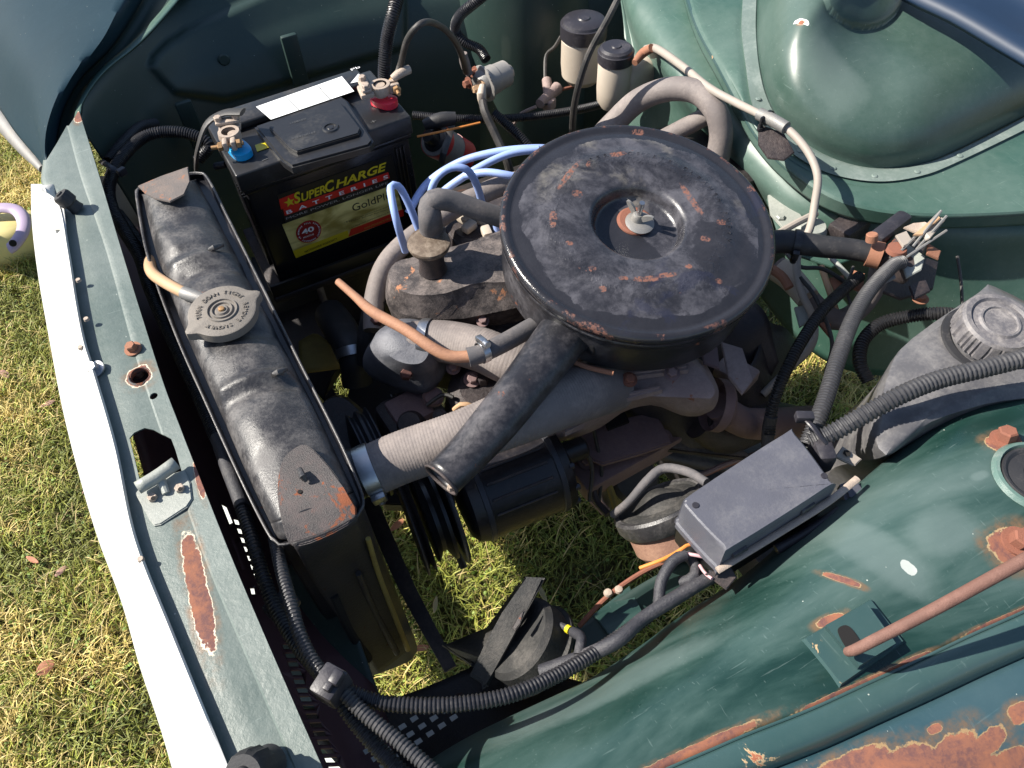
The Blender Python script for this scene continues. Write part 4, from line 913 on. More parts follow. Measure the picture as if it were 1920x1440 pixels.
# clamps on terminals
def term_clamp(c, ang, label, big):
    t = thing('battery_clamp', label, 'battery clamp', c, 'battery cable clamps'); R = rz(ang)
    z0 = .012
    q = lambda x, y, z: c + R @ Vector((x, y, z + z0))
    lathe('clamp_ring', [(.0098, -.006), (.0145, -.006), (.0155, 0), (.0145, .007), (.0098, .007)], q(0, 0, .006), UP, 'lead', t, 24)
    box('bolt_lug', q(.019, .005, .005), (.015, .007, .014), R, 'lead', t, .002); box('bolt_lug', q(.019, -.006, .005), (.015, .007, .014), R, 'lead', t, .002)
    tube('clamp_bolt', [q(.021, -.025, .005), q(.021, .018, .005)], .0028, 'brass', t, 12, world_r=True)
    hexbolt('clamp_nut', q(.021, .009, .005), R @ Vector((0, 1, 0)), .0062, .006, 'brass', t, False); hexbolt('clamp_nut', q(.021, -.010, .005), R @ Vector((0, -1, 0)), .0062, .006, 'brass', t, False)
    box('cable_saddle', q(-.022, 0, .006), (.020, .030, .008), R, 'lead', t, .0025)
    box('cable_saddle', q(-.022, 0, .015), (.014, .034, .006), R, 'lead', t, .0025)
    for s_ in (-1, 1): hexbolt('saddle_bolt', q(-.022, s_ * .012, .018), UP, .0055, .006, 'lead', t, False)
    return t
term_clamp(tR + Vector((0, .008, .006)), -8, 'crusty tan battery clamp on the red capped terminal', 1)
term_clamp(tL + Vector((-.004, .008, .006)), -105, 'crusty tan battery clamp on the blue capped terminal', 0)
# braided earth strap
o = tube('earth_strap', [(455, 210, .845), (420, 212, .840), (388, 232, .83), (372, 275, .80), (368, 310, .76), (372, 360, .70)], 12, 'cable_black', None, 10, squash=.35); tag(o, 'flat braided dark earth strap hanging from the blue terminal clamp', 'cable')
# positive cable up and over
o = tube('battery_cable', [(745, 140, .835), (752, 118, .85), (765, 72, .90), (795, 42, .92), (830, 52, .87), (855, 80, .80), (868, 110, .74), (874, 135, .70)], 6.2, 'cable_black', None, 12); tag(o, 'grey black cable arching from the red terminal clamp to the solenoid', 'cable')
o = tube('cable_ferrule', [(736, 148, .832), (752, 136, .838), (768, 130, .838)], [7, 9, 8], 'lead', None, 12); tag(o, 'tan crimped cable lug beside the red terminal clamp', 'cable lug')

# ================================================================== AIR CLEANER
AC = P(1196, 420, .85); AN = Vector((.0167, -.1808, .9834)).normalized(); AR = .1577
s = NT('lid_metal')
v = s.n('ShaderNodeVectorMath', operation='SUBTRACT'); s.l(s.pos, v.inputs[0]); v.inputs[1].default_value = AC
ln = s.n('ShaderNodeVectorMath', operation='LENGTH'); s.l(v.outputs[0], ln.inputs[0]); rho = ln.outputs['Value']
def along(d):
    x = s.n('ShaderNodeVectorMath', operation='DOT_PRODUCT'); s.l(v.outputs[0], x.inputs[0]); x.inputs[1].default_value = d; return x.outputs['Value']
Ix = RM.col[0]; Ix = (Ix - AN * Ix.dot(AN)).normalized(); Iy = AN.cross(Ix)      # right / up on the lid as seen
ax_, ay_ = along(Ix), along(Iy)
base = s.mix(s.noise(40, 6, .7), (.012, .012, .015), (.03, .03, .036))
n1_ = s.noise(10, 8, .62, .5, 2); n2_ = s.noise(30, 9, .68, .3, 6)
outer = s.ramp(s.math('ADD', rho, s.math('MULTIPLY', s.math('SUBTRACT', n1_, .5), .05)), .1335, .1320)   # dust stops at an uneven ring
# clean bare crescent low right
cr1 = s.math('ADD', s.math('MULTIPLY', s.math('SUBTRACT', ax_, .075), 1), 0)
q1 = s.n('ShaderNodeCombineXYZ'); s.l(s.math('MULTIPLY', s.math('SUBTRACT', ax_, .088), 1.1), q1.inputs[0]); s.l(s.math('MULTIPLY', s.math('ADD', ay_, .052), .9), q1.inputs[1])
ql = s.n('ShaderNodeVectorMath', operation='LENGTH'); s.l(q1.outputs[0], ql.inputs[0])
bare = s.ramp(s.math('ADD', ql.outputs['Value'], s.math('MULTIPLY', s.math('SUBTRACT', n2_, .5), .10)), .050, .040)
dustm = s.math('MULTIPLY', outer, s.math('SUBTRACT', 1, s.math('MULTIPLY', bare, .85)))
dustm = s.math('MULTIPLY', dustm, s.ramp(s.noise(22, 8, .7, .4, 11), .36, .60))
# well: left half free of dust, with the rim's shade painted in
well = s.ramp(rho, .0515, .0505)
wl = s.ramp(s.math('ADD', s.math('ADD', s.math('MULTIPLY', ax_, .8), s.math('MULTIPLY', ay_, .55)), s.math('MULTIPLY', s.math('SUBTRACT', n2_, .5), .03)), .002, .004)
dustm = s.math('MULTIPLY', dustm, s.math('SUBTRACT', 1, s.math('MULTIPLY', well, s.math('SUBTRACT', 1, wl))))
dcol = s.mix(s.ramp(s.math('ADD', s.math('MULTIPLY', s.noise(22, 8, .7, .6), .6), s.math('MULTIPLY', s.noise(90, 8, .75), .4)), .36, .62), (.022, .022, .028), (.085, .083, .096))
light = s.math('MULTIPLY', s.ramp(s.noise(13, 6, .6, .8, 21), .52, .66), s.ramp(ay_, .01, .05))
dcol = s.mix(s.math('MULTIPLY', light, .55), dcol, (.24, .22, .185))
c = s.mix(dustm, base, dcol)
navy = s.math('MULTIPLY', s.ramp(n1_, .55, .6), s.ramp(s.math('ADD', ax_, s.math('MULTIPLY', ay_, -1)), .06, .10))  # dark navy blotches towards the lower right of the lid
c = s.mix(s.math('MULTIPLY', navy, .6), c, (.02, .022, .04))
rn = s.noise(34, 7, .6, .4, 31)
band = s.math('MULTIPLY', s.ramp(s.math('ABSOLUTE', s.math('SUBTRACT', rho, .098)), .013, .005), 1)
rmask = s.math('MULTIPLY', s.ramp(rn, .64, .67), band)
edge = s.math('MULTIPLY', s.ramp(rho, .150, .153), s.ramp(s.noise(28, 6, .65, 0, 41), .53, .60))
rmask = s.math('MAXIMUM', rmask, s.math('MULTIPLY', edge, .85))
for (px, py, rx, ry, an_) in ((1067, 330, .026, .0036, 1.05), (1037, 414, .011, .0042, 1.5), (1157, 293, .010, .004, .25), (1295, 375, .024, .0036, -1.15), (1212, 526, .014, .004, .1), (1250, 519, .010, .0035, .2),
                           (1110, 508, .004, .0035, 0), (1129, 543, .0042, .003, 0), (1067, 460, .004, .003, 0), (1322, 450, .005, .004, 0), (1351, 421, .005, .004, 0), (1197, 243, .007, .004, 0), (1417, 350, .008, .005, 0), (1082, 366, .006, .005, 0), (1290, 502, .004, .003, 0), (1348, 526, .004, .003, 0), (1168, 525, .005, .003, 0)):
    pc = PN(px, py, AC + AN * .006, AN); t = s.blob(pc, Ix * math.cos(an_) + Iy * math.sin(an_), rx, ry, 260, .55, off=px * .01); rmask = s.math('MAXIMUM', rmask, s.ramp(t, 1.4, .6))
rmask = s.math('MULTIPLY', rmask, s.ramp(s.noise(170, 6, .8, 0, 51), .42, .58)); c = s.mix(rmask, c, s.mix(s.noise(300, 4), (.24, .10, .065), (.13, .055, .042))); rr = s.mixf(dustm, .17, .36); rr = s.mixf(rmask, rr, .9)
blist = s.math('ADD', s.noise(260, 6, .7), s.math('MULTIPLY', s.ramp(s.noise(190, 2), .5, .7), s.math('MULTIPLY', band, 1.2)))
s.out(c, rr, 0, blist, .35, .001, .5)
acl = thing('air_cleaner', 'large round black air cleaner with dusty rust spotted lid on top of the engine', 'air cleaner', AC - AN * .07)
prof = [(0, -.0125), (.014, -.0125), (.016, -.013), (.044, -.013), (.0475, -.0118), (.0500, -.008), (.0515, .0), (.0540, .0045), (.058, .006), (.075, .008), (.094, .0095), (.104, .0085), (.112, .0055), (.122, .0035), (.138, .003), (.1425, .001), (.146, .001), (.149, .0035), (.1535, .004), (.157, .001), (.1577, -.003), (.157, -.009), (.153, -.011)]
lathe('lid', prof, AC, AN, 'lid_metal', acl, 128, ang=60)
body_ = lathe('housing', [(.1535, -.0105), (.156, -.013), (.156, -.016), (.1525, -.019), (.1525, -.03), (.151, -.072), (.144, -.084), (.12, -.088), (0, -.088)], AC, AN, 'black_metal', acl, 128, ang=50)
lathe('seat_washer', [(0, .002), (.018, .002), (.0205, .0005), (.021, -.001)], PN(1190, 415, AC - AN * .012, AN) + AN * .001, AN, 'rust', acl, 36)
WN = PN(1194, 414, AC - AN * .009, AN)
lathe('centre_washer', [(0, .0035), (.012, .0035), (.017, .001)], WN + Ix * .003 - Iy * .003, AN, 'dull_steel', acl, 30)
lathe('wing_nut_hub', [(0, .012), (.005, .012), (.007, .009), (.008, .0)], WN, AN, 'dull_steel', acl, 20)
tube('centre_stud', [WN + AN * .008, WN + AN * .030], .0032, 'steel', acl, 12, world_r=True)
for sg in (-1, 1):
    d = (Ix * .8 - Iy * .6) * sg
    rings('nut_wing', [[WN + d * .005 + AN * .004, WN + d * .012 + AN * .010, WN + d * .019 + AN * .019, WN + d * .014 + AN * .020, WN + d * .006 + AN * .013],
                      [WN + (d * .005 + AN * .004) + d.cross(AN) * .003, WN + d * .012 + AN * .010 + d.cross(AN) * .003, WN + d * .019 + AN * .019 + d.cross(AN) * .003, WN + d * .014 + AN * .020 + d.cross(AN) * .003, WN + d * .006 + AN * .013 + d.cross(AN) * .003]], 'dull_steel', acl, 3, capbot=True)
arc_text('embossed_words', 'SERVICE AIR CLEANER EVERY', AC + AN * .0086, AN, Iy, .098, .0085, math.radians(120), -math.radians(5.6), 'lid_metal', acl, .0002)
arc_text('embossed_words', 'IMPORTANT WHEN SERVICING', AC + AN * .0086, AN, Iy, .086, .0075, math.radians(118), -math.radians(5.6), 'lid_metal', acl, .0002)
spt = [(1075, 600, .795), (1040, 650, .79), (990, 715, .788), (930, 790, .786), (872, 855, .780), (829, 898, .777)]
sp_ = tube('intake_spout', spt, [50, 50, 47, 45, 41, 40], 'black_metal', acl, 36, open_end=True, squash=.82)
e_ = V(spt[-1]); dd = (V(spt[-1]) - V(spt[-2])).normalized()
S4 = [np.array([*(e_ - dd * .001), rad(e_, 40)]), np.array([*(e_ + dd * .002), rad(e_, 43)])]
vs_, fs_ = sweep(S4, 36, .8); rim = mk('spout_rim', vs_, fs_, 'rust_plate', acl); solid(rim, .0022)
lathe('clip_nut', [(0, .004), (.003, .004), (.004, 0)], P(845, 915, .765), UP, 'lead', acl, 10)
tube('gasket_edge', [(1062, 672, .765), (1100, 688, .762), (1150, 700, .76)], 5, 'rust_orange', acl, 8)
box('spout_flange', P(1090, 630, .79), (.02, .05, .02), rz(20), 'black_clean', acl, .004)

# ================================================================== ENGINE
eng = thing('engine', 'dirty dark engine block with rusty rocker cover and cast intake manifold', 'engine', (.5, .7, .3))
box('engine_block', Vector((.56, .80, .53)), (.44, .20, .30), rz(0), 'engine_black', eng, .02)
box('sump', Vector((.58, .76, .32)), (.42, .2, .16), None, 'engine_black', eng, .04)
box('timing_cover', Vector((.315, .79, .55)), (.05, .20, .28), None, 'engine_black', eng, .02)
rc0 = [(728, 512), (752, 490), (800, 478), (900, 450), (1010, 415), (1060, 470), (985, 520), (905, 530), (835, 552), (770, 550), (738, 536)]
rings('rocker_cover', [[(x, y, .748) for x, y in rc0], [(x + (820 - x) * -.02, y + 8, .742) for x, y in rc0],
                       [(722, 545, .72), (735, 505, .72), (790, 475, .72), (890, 450, .72), (1020, 410, .72), (1080, 480, .72), (1000, 560, .72), (905, 592, .715), (812, 600, .715), (760, 592, .715), (728, 575, .715)],
                       [(735, 590, .68), (735, 520, .68), (790, 480, .68), (890, 460, .68), (1020, 410, .68), (1090, 480, .68), (1000, 590, .68), (905, 612, .68), (812, 625, .68), (765, 618, .68), (740, 605, .68)]], 'rusty_black', eng, 3, jit=.003, ang=25)
fc = P(812, 505, .75)
lathe('filler_neck', [(.0185, 0), (.017, .004), (.016, .012), (.0165, .032), (.018, .038)], fc, UP, 'engine_black', eng, 32)
worn('cap_brown', (.12, .085, .06), .45, metal=.3, da=.6, dust=(.40, .33, .26), ds=160, bump=.6)
fcp = lathe('oil_filler_cap', [(0, .006), (.022, .006), (.0262, .0045), (.027, .002), (.0255, -.003), (.018, -.004)], fc + UP * .042, Vector((0, -.06, 1)), 'cap_brown', eng, 48)
lathe('screw_head', [(0, .004), (.006, .003), (.007, 0)], P(931, 578, .70), UP, 'rust', eng, 18)
# cylinder head ledge and manifold
loft('cylinder_head', [[(800, 600, .685), (900, 600, .685), (1020, 560, .685), (1300, 500, .685)], [(780, 680, .66), (900, 690, .66), (1060, 660, .66), (1350, 600, .66)], [(790, 720, .60), (920, 740, .60), (1080, 720, .60), (1400, 640, .6)]], 'engine_black', eng, 20, 12, .004)
rings('intake_manifold', [[(1050, 695, .715), (1150, 690, .72), (1290, 672, .72), (1335, 720, .71), (1330, 745, .705), (1270, 735, .70), (1180, 735, .70), (1100, 770, .695), (1020, 800, .69), (940, 815, .69), (960, 760, .70)],
                          [(1040, 690, .70), (1160, 675, .70), (1300, 665, .70), (1342, 725, .695), (1336, 768, .68), (1290, 772, .67), (1200, 748, .675), (1110, 790, .67), (1030, 822, .665), (925, 838, .67), (940, 760, .68)],
                          [(1060, 690, .66), (1160, 670, .66), (1290, 665, .66), (1330, 730, .65), (1325, 775, .64), (1290, 778, .64), (1200, 760, .64), (1120, 800, .635), (1040, 830, .63), (940, 845, .64), (955, 770, .65)]], 'cast_alloy', eng, 5, jit=.005, ang=50)
loft('exhaust_heat_shield', [[(1160, 740, .63), (1280, 760, .62), (1400, 700, .62), (1440, 600, .62)], [(1160, 800, .56), (1300, 850, .55), (1440, 780, .55), (1500, 640, .55)]], 'cast_alloy', eng, 16, 10, .004, jit=.01); bpy.data.objects['exhaust_heat_shield'].data.materials[0] = MATS['engine_black']
tube('downpipe', [(1310, 790, .60), (1360, 815, .57), (1430, 790, .54), (1500, 800, .48)], [34, 36, 38, 38], 'engine_black', eng, 20)
worn('pipe_mauve', (.20, .13, .13), .7, da=.5, dust=(.28, .19, .18), ds=30, bump=.5)
lathe('manifold_flange', [(.0, .01), (.03, .01), (.034, .005), (.034, -.008)], P(1345, 760, .645), Vector((1, -.5, -.4)), 'pipe_mauve', eng, 24)
tube('exhaust_pipe', [(1345, 760, .645), (1390, 790, .61), (1440, 795, .57), (1520, 790, .5)], [27, 29, 30, 30], 'pipe_mauve', eng, 20)
loft('bell_housing', [[(1400, 560, .64), (1440, 600, .64), (1460, 680, .60)], [(1340, 640, .64), (1380, 690, .6), (1420, 750, .55)], [(1290, 690, .62), (1340, 730, .58), (1380, 800, .52)]], 'engine_black', eng, 16, 12, .004, jit=.01)
box('starter_bracket', P(1380, 700, .64), (.035, .05, .02), rz(20), 'cast_alloy', eng, .004)
# lower side structure (block flank with square gap)
box('engine_mount', P(1180, 850, .56), (.17, .05, .03), rz(3), 'pipe_mauve', eng, .004)
box('engine_mount', P(1105, 840, .55), (.02, .10, .05), rz(3), 'engine_black', eng, .004)
lathe('oil_filter', [(0, .05), (.03, .05), (.036, .044), (.036, -.03)], P(1165, 905, .50), Vector((.1, -.5, .9)), 'black_clean', eng, 28)
tube('dipstick', [(852, 768, .70), (866, 758, .712), (886, 762, .708), (896, 775, .695)], 5, 'white_plastic', eng, 10); bpy.data.objects['dipstick'].data.materials[0] = MATS['tan_pipe']
lathe('distributor_body', [(0, .03), (.03, .03), (.045, .015), (.05, -.03), (.04, -.06)], P(905, 745, .64), Vector((0, -.2, 1)), 'engine_black', eng, 32)
hexbolt('sender_unit', P(905, 725, .66), UP, .008, .02, 'engine_black', eng)
tube('timing_bolt', [(755, 890, .6), (775, 905, .6)], 8, 'engine_black', eng, 10)
def pt(name, pts, r, m, seg=8, **k): return tube(name, pts, r, m, eng, seg, **k)
for x, y, z, r, m in ((905, 602, .705, .0055, 'pipe_mauve'), (985, 575, .70, .005, 'pipe_mauve'), (770, 605, .70, .005, 'rust'), (850, 690, .685, .006, 'pipe_mauve'), (885, 712, .675, .007, 'pipe_mauve'), (1000, 720, .69, .006, 'rust'),
                   (1075, 745, .715, .006, 'rust'), (1180, 712, .73, .006, 'rust'), (1260, 700, .73, .006, 'pipe_mauve'), (770, 845, .62, .007, 'pipe_mauve'), (805, 810, .62, .007, 'pipe_mauve'), (825, 780, .65, .006, 'engine_black'),
                   (1150, 835, .59, .006, 'lead'), (1205, 842, .59, .006, 'pipe_mauve'), (1245, 820, .59, .007, 'pipe_mauve'), (1100, 865, .58, .007, 'pipe_mauve')):
    hexbolt('engine_bolt', P(x, y, z), Vector((random.uniform(-.2, .2), -.3, 1)), r, r * 1.1, m, eng)
plate('manifold_lug', [(1040, 770, .70), (1075, 755, .70), (1095, 790, .70), (1060, 808, .70)], .012, 'cast_alloy', eng, .003)
plate('manifold_rib', [(1110, 700, .728), (1290, 680, .728), (1292, 690, .728), (1112, 712, .728)], .010, 'cast_alloy', eng, .003)
plate('manifold_rib', [(1120, 745, .715), (1240, 718, .715), (1243, 728, .715), (1124, 757, .715)], .010, 'cast_alloy', eng, .003)
plate('heat_tab', [(1352, 640, .70), (1392, 652, .70), (1412, 712, .70), (1392, 738, .70), (1366, 705, .70)], .004, 'cast_alloy', eng, .001)
plate('heat_tab', [(1310, 640, .71), (1345, 650, .71), (1350, 690, .71), (1320, 680, .71)], .004, 'pipe_mauve', eng, .001)
plate('side_bracket_plate', [(1090, 800, .60), (1230, 770, .60), (1260, 830, .60), (1200, 850, .60), (1130, 870, .60), (1085, 850, .60)], .006, 'pipe_mauve', eng, .002)
plate('side_gap', [(1125, 770, .612), (1165, 758, .612), (1180, 790, .612), (1140, 805, .612)], .004, 'hole_black', eng, 0)
plate('flank_plate', [(1235, 775, .57), (1330, 800, .57), (1420, 860, .55), (1330, 850, .55), (1240, 840, .57)], .008, 'engine_black', eng, .002)
plate('mount_foot', [(1100, 880, .50), (1150, 870, .50), (1170, 930, .48), (1130, 960, .48), (1100, 930, .5)], .01, 'pipe_mauve', eng, .003)
pt('fuel_line', [(1085, 830, .62), (1092, 805, .63), (1110, 800, .63), (1118, 830, .61), (1128, 880, .58), (1122, 950, .55)], 3.5, 'cable_black')
pt('oil_pipe', [(1270, 880, .52), (1310, 890, .52), (1360, 870, .52), (1420, 850, .52)], 5, 'pipe_mauve')
pt('rusty_rod', [(1300, 900, .45), (1370, 870, .46), (1440, 850, .47)], 4, 'rust')
pt('steering_rod', [(1180, 830, .40), (1280, 860, .38), (1400, 880, .36)], 14, 'engine_black', 12)
pt('sensor_wire', [(905, 715, .67), (935, 690, .68), (960, 705, .68), (985, 740, .67)], 3, 'cable_black')
pt('sensor_wire', [(800, 760, .66), (830, 740, .67), (850, 745, .67)], 4, 'cable_black')
lathe('pump_boss', [(0, .02), (.014, .02), (.018, .014), (.02, -.01)], P(775, 800, .63), Vector((-.3, -.3, 1)), 'engine_black', eng, 24)
lathe('core_plug', [(0, .001), (.010, .001), (.013, .004), (.014, 0)], P(812, 745, .655), Vector((0, -.3, 1)), 'pipe_mauve', eng, 24)
rings('fan_hub', [[P(x, y, .58) for x, y in ((600, 770), (640, 745), (690, 790), (720, 850), (700, 900), (650, 860))], [P(x, y, .54) for x, y in ((596, 775), (640, 740), (700, 790), (728, 850), (704, 908), (645, 868))]], 'engine_black', eng, 4)
# thermostat housing
th = rings('thermostat_housing', [[(730, 625, .735), (760, 612, .735), (795, 625, .73), (805, 655, .725), (790, 680, .72), (755, 680, .72), (725, 660, .725)],
                              [(705, 625, .725), (755, 598, .725), (808, 612, .72), (822, 660, .71), (800, 695, .705), (745, 690, .705), (706, 665, .715)],
                              [(692, 650, .70), (740, 600, .70), (812, 608, .70), (830, 665, .69), (806, 705, .685), (735, 705, .685), (697, 682, .69)],
                              [(682, 665, .682), (720, 620, .685), (815, 615, .685), (838, 680, .675), (800, 728, .67), (735, 715, .67), (690, 695, .675)],
                              [(682, 672, .676), (720, 630, .68), (815, 622, .68), (838, 688, .668), (800, 736, .662), (735, 722, .662), (690, 702, .668)],
                              [(700, 690, .64), (740, 650, .64), (810, 650, .64), (820, 700, .64), (795, 738, .64), (740, 728, .64), (705, 712, .64)]], 'thermostat_alloy', eng, 5, ang=50)
hexbolt('housing_bolt', P(761, 704, .695), Vector((.1, -.4, 1)), .0075, .009, 'rust', eng, False)
worn('rust_dark', (.09, .035, .03), .8, da=.3, dust=(.12, .06, .05)); bpy.data.objects['housing_bolt'].data.materials[0] = MATS['rust_dark']
hexbolt('housing_bolt', P(707, 605, .67), UP, .008, .009, 'rust_dark', eng, False)
box('water_pump_body', P(760, 800, .60), (.06, .07, .07), rz(5), 'engine_black', eng, .015)
box('pump_face', P(770, 775, .63), (.05, .05, .03), rz(5), 'cast_alloy', eng, .004); bpy.data.objects['pump_face'].data.materials[0] = MATS['pipe_mauve']
# pulleys (axis along X)
def pulley(c, r, n, name='pulley'):
    pr = [(.01, -.014 * n)]
    for k in range(n):
        x = (-n / 2 + k) * .014
        pr += [(r, x), (r, x + .002), (r * .90, x + .006), (r * .90, x + .008), (r, x + .012), (r, x + .014)]
    pr += [(.02, n * .007)]
    return lathe(name, pr, c, Vector((1, 0, 0)), 'black_clean', eng, 56, ang=25)
worn('pulley_grey', (.05, .052, .062), .4, metal=.3, da=.4, dust=(.06, .055, .055), ds=40, bump=.2)
pulley(P(700, 850, .56), .062, 2).data.materials[0] = MATS['pulley_grey']

# belt
bw = P(705, 850, .56); bl2 = P(838, 985, .60)
# alternator
alt = thing('alternator', 'greasy black alternator cylinder with belt pulley below the top hose', 'alternator', P(970, 930, .60))
ac_ = P(965, 905, .625); axA = (P(1065, 868, .62) - P(870, 945, .62)).normalized()
worn('alternator_black', (.012, .011, .014), .3, da=.35, dust=(.06, .05, .05), ds=30, bump=.3)
lathe('alternator_body', [(0, -.075), (.04, -.07), (.05, -.064), (.0545, -.05), (.053, -.045), (.053, .045), (.055, .05), (.052, .060), (.03, .068), (0, .07)], ac_, axA, 'black_clean', alt, 56, ang=30)
bpy.data.objects['alternator_body'].data.materials[0] = MATS['alternator_black']
lathe('stud', disc(.014, .03, .003), ac_ + axA * .065 + Vector((0, .0, .02)), axA, 'black_clean', alt, 20)
lathe('fan_disc', [(0, 0), (.066, 0), (.068, .002), (.066, .005), (0, .008)], ac_ - axA * .088, axA, 'pulley_grey', alt, 56)
lathe('belt_pulley', [(0, -.012), (.052, -.012), (.055, -.010), (.044, -.003), (.044, .002), (.058, .008), (.058, .012), (0, .012)], ac_ - axA * .106, axA, 'black_clean', alt, 56)
lathe('belt_pulley', [(0, -.006), (.063, -.006), (.064, -.004), (.05, .0), (.064, .005), (0, .006)], ac_ - axA * .128, axA, 'engine_black', alt, 56)
for h_ in (-.048, .046): lathe('case_ring', [(.0535, h_ - .004), (.0555, h_ - .003), (.0555, h_ + .003), (.0535, h_ + .004)], ac_, axA, 'pulley_grey', alt, 48)
for k in range(5):
    a = 2.2 + k * .55; M_ = frame(axA); d_2 = M_ @ Vector((math.cos(a), math.sin(a), 0)); hexbolt('case_bolt', ac_ + d_2 * .050 + axA * .058, axA, .004, .006, 'pulley_grey', alt, False)
for k in range(-3, 4):
    M_ = frame(axA); a = math.pi / 2 + k * .35; d_2 = M_ @ Vector((math.cos(a), math.sin(a), 0)); tube('case_rib', [ac_ + d_2 * .0535 + axA * -.04, ac_ + d_2 * .0535 + axA * .035], .0016, 'engine_black', alt, 6, world_r=True)
tube('adjuster_arm', [(840, 800, .66), (880, 835, .67), (930, 850, .675)], 9, 'pipe_mauve', alt, 8, squash=.4)
tube('wiring_stub', [(1075, 862, .62), (1098, 850, .62), (1110, 880, .60), (1105, 940, .57)], 4, 'cable_black', alt, 8)
o = tube('drive_belt', [(735, 740, .60), (770, 800, .60), (800, 880, .60), (840, 990, .57), (870, 1065, .53)], 7, 'black_clean', None, 8, squash=.4); tag(o, 'dark drive belt running down beside the alternator pulley', 'belt')
o = tube('support_strut', [(690, 935, .42), (760, 1095, .42), (845, 1255, .42)], [18, 17, 14], 'engine_black', None, 6, squash=.3); tag(o, 'dark flat diagonal strut crossing the sunlit grass', 'strut')
# more dark stuff near radiators: lower hose
o = tube('bottom_hose', [(620, 590, .55), (640, 620, .57), (660, 660, .58), (670, 720, .54)], [30, 32, 28, 28], 'rubber', None, 18); tag(o, 'short thick black hose behind the radiator with silver clamp', 'hose')
t = thing('hose_clamp', 'plain silver hose clamp on the thick black hose behind the radiator', 'hose clamp', P(660, 662, .57), 'hose clamps'); clamp_ring('x', P(663, 662, .58), D((660, 650, .58), (670, 700, .56)), rad(P(660, 662, .58), 31), .014, 'steel', t, Vector((0, -1, -1)), False)

# ================================================================== HOSES
def hose(name, pts, r, mat, label, cat='hose', group=None, **k):
    o = tube(name, pts, r, mat, None, **k); return tag(o, label, cat, group)
def ribbed(name, pts, r, mat, label, pitch=.0034, depth=.014):
    P4 = []
    for i, p in enumerate(pts):
        v = V(p); P4.append(np.array([*v, rad(v, r[i])]))
    L = sum(np.linalg.norm(P4[i + 1][:3] - P4[i][:3]) for i in range(len(P4) - 1)); n = int(L / pitch); S = cr(P4, n * 3 + 1)
    for i, s_ in enumerate(S): s_[3] *= (1, 1 - depth * .6, 1 - depth)[i % 3]
    vs, fs = sweep(S, 32); fs.append(tuple(range(32))); fs.append(tuple((len(S) - 1) * 32 + k for k in range(32))); o = mk(name, vs, fs, mat, None, True, 80); return tag(o, label, 'hose')
ribbed('top_radiator_hose', [(690, 885, .74), (760, 855, .745), (850, 825, .75), (930, 795, .75), (1010, 762, .742), (1090, 735, .725), (1150, 722, .70)], [50, 50, 51, 54, 58, 56, 50], 'beige_hose', 'thick beige ribbed radiator hose running from the radiator under the intake spout')
hose('radiator_outlet', [(655, 890, .74), (700, 880, .74)], [49, 47], 'black_metal', 'short black outlet pipe of the radiator inside the clamped hose end', 'pipe', seg=28)
t = thing('hose_clamp', 'large shiny slotted hose clamp on the thick ribbed hose at the radiator', 'hose clamp', P(700, 890, .74), 'hose clamps')
clamp_ring('c', P(692, 884, .74), D((690, 885, .74), (760, 855, .745)), rad(P(692, 884, .74), 51), .016, 'steel', t, Vector((.2, -1, -.15)))
ribbed('thermostat_hose', [(775, 640, .71), (830, 640, .715), (900, 655, .72), (960, 680, .72), (1040, 700, .71)], [38, 40, 42, 44, 46], 'beige_hose', 'beige ribbed hose from the thermostat housing running towards the air cleaner')
t = thing('hose_clamp', 'hose clamp with slotted screw on the ribbed hose at the thermostat housing', 'hose clamp', P(810, 640, .71), 'hose clamps')
clamp_ring('c', P(802, 640, .713), D((775, 640, .71), (840, 641, .716)), rad(P(802, 640, .713), 41), .012, 'steel', t, Vector((0, -1, -.55)))
hose('breather_hose', [(810, 438, .79), (806, 405, .825), (806, 385, .835), (818, 374, .842), (850, 378, .835), (900, 395, .82), (960, 415, .80)], [23, 22, 21, 21, 20, 19, 19], 'grey_hose', 'bent grey rubber breather hose from the filler cap to the air cleaner', seg=20)
lathe_o = tube('breather_cuff', [(812, 450, .785), (810, 428, .797)], [26, 25], 'grey_hose', None, 20); tag(lathe_o, 'grey ridged cuff of the breather hose on the brown filler cap', 'hose end')
hose('heater_hose', [(700, 620, .66), (702, 560, .68), (718, 505, .70), (748, 466, .71), (800, 425, .72), (862, 385, .73), (930, 352, .735), (990, 335, .735)], 19, 'beige_hose', 'pale beige heater hose passing behind the filler cap to the air cleaner', seg=18)
hose('heater_hose_lower', [(690, 680, .60), (690, 640, .63), (698, 590, .66), (704, 560, .678)], 21, 'rubber', 'black rubber hose end going down beside the thermostat housing', seg=18)
hose('rusty_pipe', [(634, 528, .80), (665, 555, .80), (700, 585, .80), (760, 618, .80), (810, 652, .795), (845, 668, .79), (885, 668, .79)], [7, 8, 10.5, 11, 11.5, 11.5, 11.5], 'copper_rust', 'rusty orange steel vacuum pipe with open end above the thermostat housing', 'pipe', seg=16)
hose('vacuum_hose', [(878, 670, .79), (905, 662, .79), (950, 640, .785), (1000, 612, .78), (1030, 598, .775)], [19, 18, 18, 18, 18], 'grey_hose', 'short grey hose joining the rusty orange pipe to the air cleaner', seg=18)
t = thing('hose_clamp', 'small screw clip on the grey hose at the end of the rusty orange pipe', 'hose clamp', P(905, 655, .79), 'hose clamps')
clamp_ring('c', P(906, 660, .79), D((885, 668, .79), (950, 640, .785)), rad(P(906, 660, .79), 19), .008, 'steel', t, Vector((0, .3, 1)), False)
hose('heater_loop_hose', [(1110, 275, .66), (1150, 232, .69), (1195, 190, .73), (1250, 168, .76), (1305, 172, .77), (1340, 205, .76), (1352, 250, .73), (1345, 300, .69)], 22, 'beige_hose', 'thick dusty beige hose looping behind the air cleaner', seg=22)
